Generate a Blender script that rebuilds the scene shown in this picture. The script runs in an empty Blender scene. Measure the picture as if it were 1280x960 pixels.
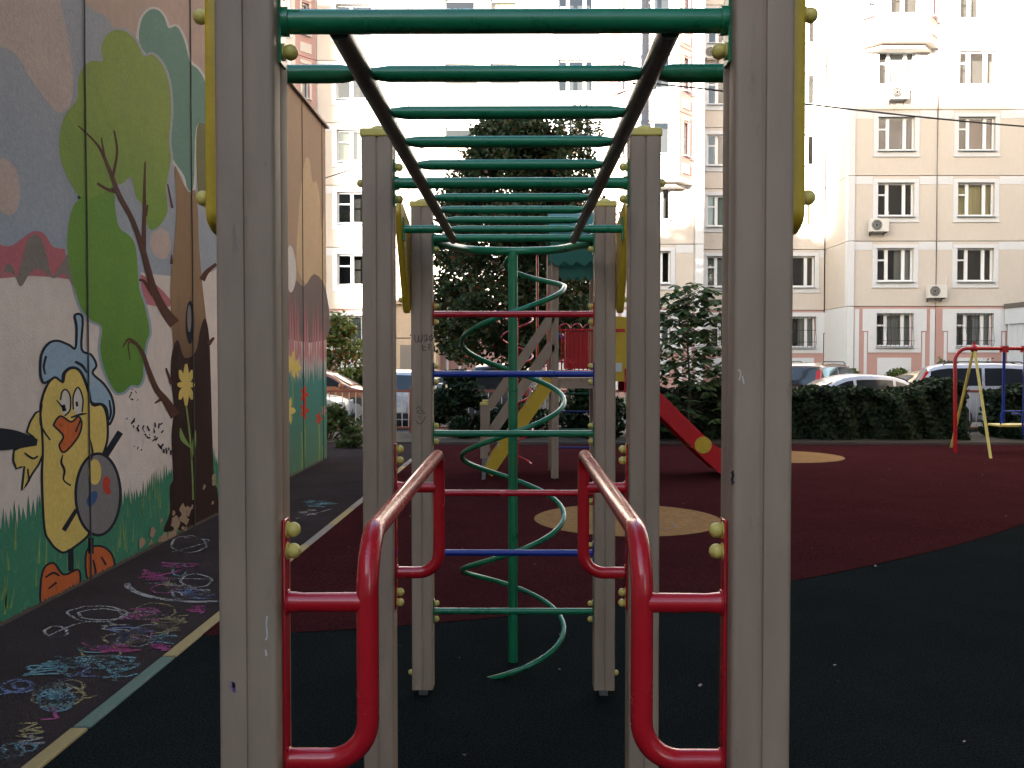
import bpy, math, random
import numpy as np
from mathutils import Vector, Matrix

random.seed(7)
RNG = np.random.default_rng(11)
R = math.radians
scene = bpy.context.scene
COL = scene.collection

# ------------------------------------------------------------------ camera
F = 1156.0
CAM = Vector((0, 0, 1.62))
PITCH, YAW = R(1.486), R(0.397)
cam_d = bpy.data.cameras.new('camera')
cam = bpy.data.objects.new('camera', cam_d)
COL.objects.link(cam)
cam.location = CAM
cam.rotation_euler = (R(90) - PITCH, 0, YAW)
cam_d.sensor_width = 36
cam_d.lens = 36 * F / 1280
cam_d.clip_start = 0.05
cam_d.clip_end = 3000
scene.camera = cam

# ------------------------------------------------------------------ sky and sun
SUN_EL, SUN_AZ = R(10), R(33)          # light travels towards +X +Y
world = bpy.data.worlds.new('World')
scene.world = world
world.use_nodes = True
wn = world.node_tree
wn.nodes.clear()
sky = wn.nodes.new('ShaderNodeTexSky')
sky.sky_type = 'NISHITA'
sky.sun_disc = False
sky.sun_elevation = SUN_EL
sky.sun_rotation = math.pi + SUN_AZ
sky.altitude = 150
sky.air_density = 1.0
sky.dust_density = 1.6
sky.ozone_density = 1.0
bg = wn.nodes.new('ShaderNodeBackground')
bg.inputs['Strength'].default_value = 0.09
wo = wn.nodes.new('ShaderNodeOutputWorld')
wn.links.new(sky.outputs[0], bg.inputs[0])
wn.links.new(bg.outputs[0], wo.inputs[0])

sun_d = bpy.data.lights.new('sun', 'SUN')
sun_d.energy = 5.0
sun_d.angle = R(0.6)
sun_d.color = (1.0, 0.90, 0.77)
sun = bpy.data.objects.new('sun', sun_d)
COL.objects.link(sun)
LDIR = Vector((math.sin(SUN_AZ) * math.cos(SUN_EL), math.cos(SUN_AZ) * math.cos(SUN_EL), -math.sin(SUN_EL)))
sun.rotation_euler = LDIR.to_track_quat('-Z', 'Y').to_euler()
sun.location = (-30, -30, 40)

vs = scene.view_settings
vs.view_transform = 'Standard'
vs.look = 'None'
vs.gamma = 1
vs.use_curve_mapping = False
vs.exposure = 3.4
scene.render.engine = 'CYCLES'
scene.render.resolution_x = 1024
scene.render.resolution_y = 768
try:
    scene.cycles.max_bounces = 8
    scene.cycles.transparent_max_bounces = 12
    scene.cycles.sample_clamp_indirect = 6
except Exception:
    pass

# ------------------------------------------------------------------ measuring helpers
ROT = cam.rotation_euler.to_matrix()


def ray(x, y):
    return ROT @ Vector(((x - 640) / F, (480 - y) / F, -1))


def P(x, y, Y):
    d = ray(x, y)
    return CAM + d * ((Y - CAM.y) / d.y)


def G(x, y, z=0.0):
    d = ray(x, y)
    return CAM + d * ((z - CAM.z) / d.z)


WALLX = -3.15


def W(x, y, off=0.0):
    d = ray(x, y)
    p = CAM + d * ((WALLX - CAM.x) / d.x)
    return Vector((WALLX + off, p.y, p.z))


# ------------------------------------------------------------------ materials
def nd(t, typ, **kw):
    n = t.nodes.new(typ)
    for k, v in kw.items():
        setattr(n, k, v)
    return n


def c4(c):
    return (c[0], c[1], c[2], 1)


def M(name, col, rough=0.6, var=0.12, scale=6.0, bump=0.0, bscale=60.0, metal=0.0, spec=0.5,
      stretch=(1, 1, 1), wear=None, wear_amt=0.35, wear_scale=14.0, grad=None, fine=0.06, coat=0.0, objco=False, fscale=None):
    m = bpy.data.materials.new(name)
    m.use_nodes = True
    t = m.node_tree
    t.nodes.clear()
    out = nd(t, 'ShaderNodeOutputMaterial')
    b = nd(t, 'ShaderNodeBsdfPrincipled')
    t.links.new(b.outputs[0], out.inputs[0])
    if objco:
        geo = nd(t, 'ShaderNodeTexCoord')
        pos = geo.outputs['Object']
    else:
        geo = nd(t, 'ShaderNodeNewGeometry')
        pos = geo.outputs['Position']
    mp = nd(t, 'ShaderNodeMapping')
    mp.inputs['Scale'].default_value = stretch
    t.links.new(pos, mp.inputs[0])
    n1 = nd(t, 'ShaderNodeTexNoise')
    n1.inputs['Scale'].default_value = scale
    n1.inputs['Detail'].default_value = 5
    n1.inputs['Roughness'].default_value = 0.65
    t.links.new(mp.outputs[0], n1.inputs['Vector'])
    n2 = nd(t, 'ShaderNodeTexNoise')
    n2.inputs['Scale'].default_value = fscale or scale * 9
    n2.inputs['Detail'].default_value = 3
    t.links.new(mp.outputs[0], n2.inputs['Vector'])
    mr = nd(t, 'ShaderNodeMapRange')
    mr.inputs['From Min'].default_value = 0.25
    mr.inputs['From Max'].default_value = 0.75
    mr.inputs['To Min'].default_value = 1 - var
    mr.inputs['To Max'].default_value = 1 + var
    t.links.new(n1.outputs[0], mr.inputs[0])
    mr2 = nd(t, 'ShaderNodeMapRange')
    mr2.inputs['From Min'].default_value = 0.25
    mr2.inputs['From Max'].default_value = 0.75
    mr2.inputs['To Min'].default_value = 1 - fine
    mr2.inputs['To Max'].default_value = 1 + fine
    t.links.new(n2.outputs[0], mr2.inputs[0])
    mul = nd(t, 'ShaderNodeMath', operation='MULTIPLY')
    t.links.new(mr.outputs[0], mul.inputs[0])
    t.links.new(mr2.outputs[0], mul.inputs[1])
    base = nd(t, 'ShaderNodeRGB')
    base.outputs[0].default_value = c4(col)
    bcol = base.outputs[0]
    if grad:
        z0, z1, ca, cb = grad
        sx = nd(t, 'ShaderNodeSeparateXYZ')
        t.links.new(pos, sx.inputs[0])
        g = nd(t, 'ShaderNodeMapRange')
        g.inputs['From Min'].default_value = z0
        g.inputs['From Max'].default_value = z1
        add = nd(t, 'ShaderNodeMath', operation='MULTIPLY_ADD')
        t.links.new(n1.outputs[0], add.inputs[0])
        add.inputs[1].default_value = 0.35 * abs(z1 - z0)
        t.links.new(sx.outputs['Z'], add.inputs[2])
        t.links.new(add.outputs[0], g.inputs[0])
        mx = nd(t, 'ShaderNodeMix', data_type='RGBA')
        mx.inputs[6].default_value = c4(ca)
        mx.inputs[7].default_value = c4(cb)
        t.links.new(g.outputs[0], mx.inputs[0])
        bcol = mx.outputs[2]
    vm = nd(t, 'ShaderNodeVectorMath', operation='SCALE')
    t.links.new(bcol, vm.inputs[0])
    t.links.new(mul.outputs[0], vm.inputs['Scale'])
    colout = vm.outputs[0]
    if wear:
        n3 = nd(t, 'ShaderNodeTexNoise')
        n3.inputs['Scale'].default_value = wear_scale
        n3.inputs['Detail'].default_value = 8
        n3.inputs['Roughness'].default_value = 0.75
        t.links.new(mp.outputs[0], n3.inputs['Vector'])
        r3 = nd(t, 'ShaderNodeMapRange')
        r3.inputs['From Min'].default_value = 0.72 - wear_amt * 0.45
        r3.inputs['From Max'].default_value = 0.80 - wear_amt * 0.3
        t.links.new(n3.outputs[0], r3.inputs[0])
        mx2 = nd(t, 'ShaderNodeMix', data_type='RGBA')
        t.links.new(r3.outputs[0], mx2.inputs[0])
        t.links.new(colout, mx2.inputs[6])
        mx2.inputs[7].default_value = c4(wear)
        colout = mx2.outputs[2]
    t.links.new(colout, b.inputs['Base Color'])
    rr = nd(t, 'ShaderNodeMapRange')
    rr.inputs['From Min'].default_value = 0.3
    rr.inputs['From Max'].default_value = 0.7
    rr.inputs['To Min'].default_value = max(0.02, rough * 0.82)
    rr.inputs['To Max'].default_value = min(1, rough * 1.2)
    t.links.new(n1.outputs[0], rr.inputs[0])
    t.links.new(rr.outputs[0], b.inputs['Roughness'])
    b.inputs['Metallic'].default_value = metal
    b.inputs['Specular IOR Level'].default_value = spec
    b.inputs['Coat Weight'].default_value = coat
    b.inputs['Coat Roughness'].default_value = 0.08
    if bump:
        n4 = nd(t, 'ShaderNodeTexNoise')
        n4.inputs['Scale'].default_value = bscale
        n4.inputs['Detail'].default_value = 4
        t.links.new(mp.outputs[0], n4.inputs['Vector'])
        bp = nd(t, 'ShaderNodeBump')
        bp.inputs['Strength'].default_value = bump
        bp.inputs['Distance'].default_value = 0.01
        t.links.new(n4.outputs[0], bp.inputs['Height'])
        t.links.new(bp.outputs[0], b.inputs['Normal'])
    return m


def leaf_mat(name, dark, light, trans=0.25, rough=0.45, third=None):
    m = bpy.data.materials.new(name)
    m.use_nodes = True
    t = m.node_tree
    t.nodes.clear()
    out = nd(t, 'ShaderNodeOutputMaterial')
    b = nd(t, 'ShaderNodeBsdfPrincipled')
    b.inputs['Roughness'].default_value = rough
    b.inputs['Specular IOR Level'].default_value = 0.25
    tr = nd(t, 'ShaderNodeBsdfTranslucent')
    mix = nd(t, 'ShaderNodeMixShader')
    mix.inputs[0].default_value = trans
    geo = nd(t, 'ShaderNodeNewGeometry')
    cr = nd(t, 'ShaderNodeValToRGB')
    cr.color_ramp.elements[0].color = c4(dark)
    cr.color_ramp.elements[1].color = c4(light)
    if third:
        cr.color_ramp.elements[1].position = 0.88
        e = cr.color_ramp.elements.new(0.985)
        e.color = c4(third)
    t.links.new(geo.outputs['Random Per Island'], cr.inputs[0])
    t.links.new(cr.outputs[0], b.inputs['Base Color'])
    t.links.new(cr.outputs[0], tr.inputs['Color'])
    t.links.new(b.outputs[0], mix.inputs[1])
    t.links.new(tr.outputs[0], mix.inputs[2])
    t.links.new(mix.outputs[0], out.inputs[0])
    return m


def glass_mat(name, tint=(0.8, 0.85, 0.85), ior=1.55, boost=1.9):
    m = bpy.data.materials.new(name)
    m.use_nodes = True
    t = m.node_tree
    t.nodes.clear()
    out = nd(t, 'ShaderNodeOutputMaterial')
    tp = nd(t, 'ShaderNodeBsdfTransparent')
    tp.inputs[0].default_value = c4(tint)
    gl = nd(t, 'ShaderNodeBsdfGlossy')
    gl.inputs['Roughness'].default_value = 0.02
    fr = nd(t, 'ShaderNodeFresnel')
    fr.inputs['IOR'].default_value = ior
    mu = nd(t, 'ShaderNodeMath', operation='MULTIPLY')
    mu.use_clamp = True
    mu.inputs[1].default_value = boost
    mix = nd(t, 'ShaderNodeMixShader')
    t.links.new(fr.outputs[0], mu.inputs[0])
    t.links.new(mu.outputs[0], mix.inputs[0])
    t.links.new(tp.outputs[0], mix.inputs[1])
    t.links.new(gl.outputs[0], mix.inputs[2])
    t.links.new(mix.outputs[0], out.inputs[0])
    return m


def chalk_mat(name, col):
    m = bpy.data.materials.new(name)
    m.use_nodes = True
    t = m.node_tree
    t.nodes.clear()
    out = nd(t, 'ShaderNodeOutputMaterial')
    d = nd(t, 'ShaderNodeBsdfDiffuse')
    d.inputs[0].default_value = c4(col)
    tp = nd(t, 'ShaderNodeBsdfTransparent')
    geo = nd(t, 'ShaderNodeNewGeometry')
    n = nd(t, 'ShaderNodeTexNoise')
    n.inputs['Scale'].default_value = 90
    n.inputs['Detail'].default_value = 4
    n2 = nd(t, 'ShaderNodeTexNoise')
    n2.inputs['Scale'].default_value = 5
    t.links.new(geo.outputs['Position'], n.inputs['Vector'])
    t.links.new(geo.outputs['Position'], n2.inputs['Vector'])
    a = nd(t, 'ShaderNodeMath', operation='ADD')
    t.links.new(n.outputs[0], a.inputs[0])
    t.links.new(n2.outputs[0], a.inputs[1])
    mr = nd(t, 'ShaderNodeMapRange')
    mr.inputs['From Min'].default_value = 0.84
    mr.inputs['From Max'].default_value = 1.10
    mr.inputs['To Max'].default_value = 0.72
    t.links.new(a.outputs[0], mr.inputs[0])
    mix = nd(t, 'ShaderNodeMixShader')
    t.links.new(mr.outputs[0], mix.inputs[0])
    t.links.new(tp.outputs[0], mix.inputs[1])
    t.links.new(d.outputs[0], mix.inputs[2])
    t.links.new(mix.outputs[0], out.inputs[0])
    return m


MT = {}
MT['post'] = M('post_taupe', (0.345, 0.253, 0.188), 0.55, 0.18, 2.2, bump=0.12, bscale=120, stretch=(1, 1, 0.25), wear=(0.19, 0.15, 0.125), wear_amt=0.26, wear_scale=16, fine=0.09)
MT['red'] = M('red_paint', (0.52, 0.012, 0.022), 0.24, 0.07, 4, bump=0.015, bscale=25, wear=(0.30, 0.018, 0.02), wear_amt=0.0, wear_scale=12, coat=0.4, fine=0.03)
MT['green'] = M('green_paint', (0.010, 0.19, 0.085), 0.30, 0.14, 8, bump=0.03, bscale=40, wear=(0.03, 0.055, 0.04), wear_amt=0.2, wear_scale=26, coat=0.2)
MT['rail'] = M('worn_rail', (0.020, 0.026, 0.020), 0.36, 0.25, 10, wear=(0.06, 0.045, 0.036), wear_amt=0.35, wear_scale=18)
MT['blue'] = M('blue_paint', (0.012, 0.035, 0.30), 0.3, 0.12, 8, wear=(0.02, 0.03, 0.1), wear_amt=0.15)
MT['yellow'] = M('yellow_paint', (0.60, 0.40, 0.03), 0.38, 0.10, 8, wear=(0.3, 0.2, 0.04), wear_amt=0.15)
MT['cap'] = M('cap_yellow_plastic', (0.70, 0.57, 0.15), 0.42, 0.10, 30, wear=(0.33, 0.27, 0.08), wear_amt=0.2, wear_scale=50)
MT['steel'] = M('galvanised_steel', (0.25, 0.26, 0.28), 0.45, 0.15, 15, metal=0.7)
MT['black'] = M('black_metal', (0.02, 0.02, 0.022), 0.5, 0.2, 10)
MT['ink'] = M('marker_ink', (0.03, 0.025, 0.04), 0.6, 0.2, 40)
MT['scuff'] = M('pale_scuff', (0.6, 0.58, 0.55), 0.7, 0.2, 60)
MT['purple'] = M('purple_smudge', (0.22, 0.15, 0.32), 0.7, 0.2, 60)
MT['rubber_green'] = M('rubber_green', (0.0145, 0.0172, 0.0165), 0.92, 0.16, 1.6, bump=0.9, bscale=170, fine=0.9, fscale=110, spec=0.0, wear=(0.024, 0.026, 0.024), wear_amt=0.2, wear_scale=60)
MT['rubber_red'] = M('rubber_red', (0.052, 0.0140, 0.0145), 0.92, 0.16, 1.3, bump=0.9, bscale=170, fine=0.75, fscale=110, spec=0.0, wear=(0.060, 0.020, 0.020), wear_amt=0.1, wear_scale=50)
MT['rubber_tan'] = M('rubber_tan', (0.30, 0.17, 0.075), 0.92, 0.12, 2, bump=0.8, bscale=170, fine=0.2, spec=0.0)
MT['asphalt_path'] = M('asphalt_path', (0.048, 0.037, 0.036), 0.9, 0.22, 1.2, bump=0.9, bscale=140, fine=0.5, fscale=120, wear=(0.07, 0.055, 0.052), wear_amt=0.25, wear_scale=7, spec=0.0)
MT['asphalt'] = M('asphalt', (0.055, 0.053, 0.052), 0.9, 0.2, 0.7, bump=0.6, bscale=120, fine=0.25)
MT['kerb_yellow'] = M('kerb_yellow', (0.31, 0.225, 0.085), 0.8, 0.15, 6, bump=0.4, wear=(0.2, 0.17, 0.13), wear_amt=0.35)
MT['kerb_green'] = M('kerb_green', (0.075, 0.14, 0.105), 0.8, 0.15, 6, bump=0.4, wear=(0.2, 0.17, 0.14), wear_amt=0.35)
MT['kerb_grey'] = M('kerb_grey', (0.22, 0.19, 0.16), 0.85, 0.15, 6, bump=0.4, wear=(0.18, 0.16, 0.14), wear_amt=0.3)
MT['soil'] = M('soil', (0.045, 0.035, 0.022), 0.95, 0.3, 5, bump=1.0, bscale=40)
MT['lawn'] = M('lawn', (0.04, 0.065, 0.018), 0.95, 0.35, 4, bump=1.0, bscale=50)
# facade
MT['cream'] = M('cream_panel', (0.445, 0.405, 0.368), 0.8, 0.05, 0.7, bump=0.12, bscale=60, fine=0.03, stretch=(1, 1, 0.4), wear=(0.34, 0.285, 0.25), wear_amt=0.2, wear_scale=1.6)
MT['white'] = M('white_trim', (0.49, 0.505, 0.535), 0.75, 0.04, 1.2, fine=0.03, wear=(0.38, 0.38, 0.39), wear_amt=0.2, wear_scale=2.2)
MT['pink'] = M('pink_trim', (0.36, 0.215, 0.195), 0.8, 0.06, 1.2, fine=0.03, wear=(0.29, 0.17, 0.15), wear_amt=0.18, wear_scale=3)
MT['joint'] = M('dark_joint', (0.10, 0.085, 0.075), 0.9, 0.1, 3)
MT['frame'] = M('upvc_frame', (0.60, 0.615, 0.64), 0.4, 0.03, 3, fine=0.02)
MT['sillm'] = M('sill_metal', (0.42, 0.47, 0.52), 0.4, 0.06, 3, metal=0.3)
MT['glass'] = glass_mat('window_glass')
MT['carglass'] = glass_mat('car_glass', (0.22, 0.25, 0.27), 1.6, 1.6)
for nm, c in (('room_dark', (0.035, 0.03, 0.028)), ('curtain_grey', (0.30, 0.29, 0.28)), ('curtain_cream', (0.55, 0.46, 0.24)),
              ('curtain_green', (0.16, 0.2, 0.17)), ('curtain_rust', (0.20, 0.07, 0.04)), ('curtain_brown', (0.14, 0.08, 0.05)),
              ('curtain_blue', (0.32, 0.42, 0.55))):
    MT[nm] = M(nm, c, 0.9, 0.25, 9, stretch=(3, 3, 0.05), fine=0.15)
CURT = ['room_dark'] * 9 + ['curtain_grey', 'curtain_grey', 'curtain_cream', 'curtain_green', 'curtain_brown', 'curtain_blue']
MT['acbody'] = M('ac_white', (0.50, 0.49, 0.47), 0.5, 0.06, 6, wear=(0.5, 0.48, 0.44), wear_amt=0.2)
MT['door'] = M('grey_door', (0.16, 0.14, 0.13), 0.5, 0.08, 3)
MT['vest'] = M('vestibule_beige', (0.42, 0.32, 0.24), 0.8, 0.05, 1)
MT['backwall'] = M('block_wall', (0.36, 0.31, 0.27), 0.85, 0.06, 0.5)
MT['darkglass'] = M('dark_glass', (0.03, 0.035, 0.04), 0.08, 0.1, 2)
# foliage
MT['bark'] = M('bark', (0.09, 0.07, 0.055), 0.9, 0.3, 14, bump=1.0, bscale=50, stretch=(1, 1, 0.3))
MT['leaf_tree'] = leaf_mat('leaf_tree', (0.020, 0.035, 0.014), (0.06, 0.085, 0.03), 0.25, 0.65, third=(0.16, 0.045, 0.02))
MT['leaf_hedge'] = leaf_mat('leaf_hedge', (0.008, 0.018, 0.008), (0.028, 0.052, 0.018), 0.2, 0.6)
MT['leaf_chestnut'] = leaf_mat('leaf_chestnut', (0.028, 0.055, 0.018), (0.08, 0.135, 0.045), 0.35, 0.6)
MT['leaf_rowan'] = leaf_mat('leaf_rowan', (0.05, 0.08, 0.02), (0.16, 0.19, 0.05), 0.35, third=(0.30, 0.06, 0.02))
MT['leaf_weed'] = leaf_mat('leaf_weed', (0.045, 0.07, 0.02), (0.11, 0.14, 0.04), 0.3)
MT['flowerpink'] = M('flower_pink', (0.45, 0.08, 0.12), 0.7, 0.2, 9)


# ------------------------------------------------------------------ object helpers
def tag(o, label=None, cat=None, group=None, kind=None):
    if label:
        o['label'] = label
    if cat:
        o['category'] = cat
    if group:
        o['group'] = group
    if kind:
        o['kind'] = kind
    return o


def empty(name, loc=(0, 0, 0), label=None, cat=None, group=None, rz=0.0):
    o = bpy.data.objects.new(name, None)
    COL.objects.link(o)
    o.location = loc
    o.rotation_euler = (0, 0, rz)
    o.empty_display_size = 0.2
    return tag(o, label, cat, group)


def link(name, me, parent=None, loc=None, rot=None, scale=None):
    o = bpy.data.objects.new(name, me)
    COL.objects.link(o)
    if parent is not None:
        o.parent = parent
    if loc is not None:
        o.location = loc
    if rot is not None:
        o.rotation_euler = rot
    if scale is not None:
        o.scale = scale
    return o


class MB:
    def __init__(s):
        s.v = []
        s.f = []

    def add(s, vs, fs):
        b = len(s.v)
        s.v += [tuple(p) for p in vs]
        s.f += [tuple(b + i for i in f) for f in fs]
        return s

    def box(s, x0, x1, y0, y1, z0, z1):
        vs = [(x0, y0, z0), (x1, y0, z0), (x1, y1, z0), (x0, y1, z0), (x0, y0, z1), (x1, y0, z1), (x1, y1, z1), (x0, y1, z1)]
        return s.add(vs, [(0, 3, 2, 1), (4, 5, 6, 7), (0, 1, 5, 4), (1, 2, 6, 5), (2, 3, 7, 6), (3, 0, 4, 7)])

    def obox(s, c, ax, ay, az):
        c, ax, ay, az = Vector(c), Vector(ax), Vector(ay), Vector(az)
        vs = [c + ax * i + ay * j + az * k for k in (-1, 1) for (i, j) in ((-1, -1), (1, -1), (1, 1), (-1, 1))]
        return s.add(vs, [(0, 3, 2, 1), (4, 5, 6, 7), (0, 1, 5, 4), (1, 2, 6, 5), (2, 3, 7, 6), (3, 0, 4, 7)])

    def tube(s, path, r, n=12, caps=True):
        path = [Vector(p) for p in path]
        k = len(path)
        rr = r if isinstance(r, (list, tuple)) else [r] * k
        tg = []
        for i in range(k):
            a = path[max(0, i - 1)]
            b = path[min(k - 1, i + 1)]
            d = (b - a)
            tg.append(d.normalized() if d.length > 1e-9 else Vector((0, 0, 1)))
        up = Vector((0, 0, 1)) if abs(tg[0].z) < 0.9 else Vector((1, 0, 0))
        u = tg[0].cross(up).normalized()
        vs = []
        for i in range(k):
            u = (u - tg[i] * u.dot(tg[i]))
            u = u.normalized()
            w = tg[i].cross(u)
            for j in range(n):
                a = 2 * math.pi * j / n
                vs.append(path[i] + (u * math.cos(a) + w * math.sin(a)) * rr[i])
        fs = []
        for i in range(k - 1):
            for j in range(n):
                fs.append((i * n + j, i * n + (j + 1) % n, (i + 1) * n + (j + 1) % n, (i + 1) * n + j))
        if caps:
            fs.append(tuple(range(n))[::-1])
            fs.append(tuple((k - 1) * n + j for j in range(n)))
        return s.add(vs, fs)

    def sphere(s, c, r, n=12, m=8, sc=(1, 1, 1)):
        c = Vector(c)
        vs = [c + Vector((0, 0, -r * sc[2]))]
        for i in range(1, m):
            t = -math.pi / 2 + math.pi * i / m
            for j in range(n):
                a = 2 * math.pi * j / n
                vs.append(c + Vector((r * sc[0] * math.cos(t) * math.cos(a), r * sc[1] * math.cos(t) * math.sin(a), r * sc[2] * math.sin(t))))
        vs.append(c + Vector((0, 0, r * sc[2])))
        fs = []
        for j in range(n):
            fs.append((0, 1 + (j + 1) % n, 1 + j))
        for i in range(m - 2):
            for j in range(n):
                a = 1 + i * n
                fs.append((a + j, a + (j + 1) % n, a + n + (j + 1) % n, a + n + j))
        last = len(vs) - 1
        a = 1 + (m - 2) * n
        for j in range(n):
            fs.append((a + j, a + (j + 1) % n, last))
        return s.add(vs, fs)

    def prism(s, pts, vec):
        pts = [Vector(p) for p in pts]
        vec = Vector(vec)
        n = len(pts)
        fs = [tuple(range(n))[::-1], tuple(range(n, 2 * n))]
        for i in range(n):
            j = (i + 1) % n
            fs.append((i, j, n + j, n + i))
        return s.add(pts + [p + vec for p in pts], fs)

    def poly(s, pts):
        return s.add(pts, [tuple(range(len(pts)))])

    def mesh(s, name, mat, smooth=True, ang=35):
        me = bpy.data.meshes.new(name)
        me.from_pydata(s.v, [], s.f)
        me.update()
        if mat is not None:
            me.materials.append(mat if not isinstance(mat, str) else MT[mat])
        if smooth:
            me.polygons.foreach_set('use_smooth', [True] * len(me.polygons))
            try:
                me.set_sharp_from_angle(angle=R(ang))
            except Exception:
                pass
        return me

    def build(s, name, mat, parent=None, smooth=True, ang=35, loc=None, rot=None):
        return link(name, s.mesh(name, mat, smooth, ang), parent, loc, rot)


def fix_normals(o):
    import bmesh
    bm = bmesh.new()
    bm.from_mesh(o.data)
    bmesh.ops.recalc_face_normals(bm, faces=bm.faces)
    bm.to_mesh(o.data)
    bm.free()
    return o


def bevel(o, w, seg=2):
    md = o.modifiers.new('bevel', 'BEVEL')
    md.width = w
    md.segments = seg
    md.limit_method = 'ANGLE'
    md.angle_limit = R(40)
    return o


def fillet(pts, rad, seg=7):
    pts = [Vector(p) for p in pts]
    out = [pts[0]]
    for i in range(1, len(pts) - 1):
        r = rad[i - 1] if isinstance(rad, (list, tuple)) else rad
        a = (pts[i - 1] - pts[i])
        b = (pts[i + 1] - pts[i])
        la, lb = a.length, b.length
        a.normalize()
        b.normalize()
        th = a.angle(b)
        if th > math.pi - 0.02 or r <= 0:
            out.append(pts[i])
            continue
        t = min(r / math.tan(th / 2), la * 0.49, lb * 0.49)
        r2 = t * math.tan(th / 2)
        bis = (a + b).normalized()
        cen = pts[i] + bis * (r2 / math.sin(th / 2))
        s0 = pts[i] + a * t - cen
        s1 = pts[i] + b * t - cen
        for k in range(seg + 1):
            q = k / seg
            ang = s0.angle(s1)
            v = (s0 * math.sin((1 - q) * ang) + s1 * math.sin(q * ang)) / math.sin(ang)
            out.append(cen + v)
    out.append(pts[-1])
    return out


def catmull(pts, closed=False, sub=5):
    n = len(pts)
    out = []
    rng = range(n) if closed else range(n - 1)
    for i in rng:
        p = []
        for k in (-1, 0, 1, 2):
            j = i + k
            j = j % n if closed else min(max(j, 0), n - 1)
            p.append(pts[j])
        for q in range(sub):
            t = q / sub
            out.append(tuple(0.5 * ((2 * p[1][d]) + (-p[0][d] + p[2][d]) * t + (2 * p[0][d] - 5 * p[1][d] + 4 * p[2][d] - p[3][d]) * t * t
                                    + (-p[0][d] + 3 * p[1][d] - 3 * p[2][d] + p[3][d]) * t ** 3) for d in range(len(p[1]))))
    if not closed:
        out.append(tuple(pts[-1]))
    return out


def quads_mesh(name, V, n_per, mat):
    """V: (k, n_per, 3) array of separate polygons"""
    k = V.shape[0]
    me = bpy.data.meshes.new(name)
    me.vertices.add(k * n_per)
    me.vertices.foreach_set('co', V.reshape(-1).astype(np.float32))
    me.loops.add(k * n_per)
    me.loops.foreach_set('vertex_index', np.arange(k * n_per, dtype=np.int32))
    me.polygons.add(k)
    me.polygons.foreach_set('loop_start', np.arange(0, k * n_per, n_per, dtype=np.int32))
    me.polygons.foreach_set('loop_total', np.full(k, n_per, dtype=np.int32))
    me.update(calc_edges=True)
    me.materials.append(MT[mat])
    return me


def leaves_at(C, size, upbias=0.4, out=None, aspect=0.55, jit=0.35):
    """leaf-shaped hexagon-ish quads around points C (k,3)"""
    k = C.shape[0]
    nrm = RNG.normal(size=(k, 3))
    nrm[:, 2] += upbias * 2
    if out is not None:
        nrm += out
    nrm /= np.linalg.norm(nrm, axis=1, keepdims=True)
    a = RNG.normal(size=(k, 3))
    a[:, 2] -= 0.4
    a -= nrm * (a * nrm).sum(1, keepdims=True)
    a /= np.linalg.norm(a, axis=1, keepdims=True)
    b = np.cross(nrm, a)
    s = size * (1 + jit * RNG.uniform(-1, 1, size=(k, 1)))
    w = s * aspect
    V = np.stack([C - a * s * 0.5, C - a * s * 0.12 + b * w * 0.5 + nrm * w * 0.12, C + a * s * 0.25 + b * w * 0.38 + nrm * w * 0.1,
                  C + a * s * 0.55, C + a * s * 0.25 - b * w * 0.38 + nrm * w * 0.1, C - a * s * 0.12 - b * w * 0.5 + nrm * w * 0.12], axis=1)
    return V


# ------------------------------------------------------------------ ground
def sheet(name, pts, mat, z, kind='structure', parent=None):
    mb = MB()
    mb.poly([(p[0], p[1], z) for p in pts])
    o = mb.build(name, mat, parent, smooth=False)
    if kind:
        o['kind'] = kind
    return o


sheet('ground', [(-900, -900), (900, -900), (900, 900), (-900, 900)], 'asphalt', -0.15)
mb = MB()
mb.box(-9.0, 16, -9, 17.9, -0.2, 0.0)
path = mb.build('path', 'asphalt_path', smooth=False)
path['kind'] = 'structure'
PX = lambda Y: -2.02 + 0.018 * Y      # right edge of the path / kerb line
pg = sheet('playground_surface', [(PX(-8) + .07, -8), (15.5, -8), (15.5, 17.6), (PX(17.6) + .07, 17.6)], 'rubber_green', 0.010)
bd = [G(x, y) for x, y in ((262, 797), (350, 794), (460, 788), (560, 780), (680, 768), (820, 752), (975, 731), (1100, 706), (1200, 682), (1285, 655), (1400, 618))]
bd = catmull([(p.x, p.y) for p in bd], False, 5)
redpts = [(PX(bd[0][1]) + .075, bd[0][1])] + bd + [(15.4, bd[-1][1] + .5), (15.4, 17.5), (PX(17.5) + .075, 17.5)]
o = sheet('red_rubber_area', redpts, 'rubber_red', 0.014, kind=None, parent=pg)
for (cx, cy, r_) in ((1.10, 9.30, 0.94), (4.38, 15.4, 1.0)):
    sheet('yellow_circle', [(cx + r_ * math.cos(a * math.pi / 36), cy + r_ * math.sin(a * math.pi / 36)) for a in range(72)], 'rubber_tan', 0.018, kind=None, parent=pg)
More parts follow.
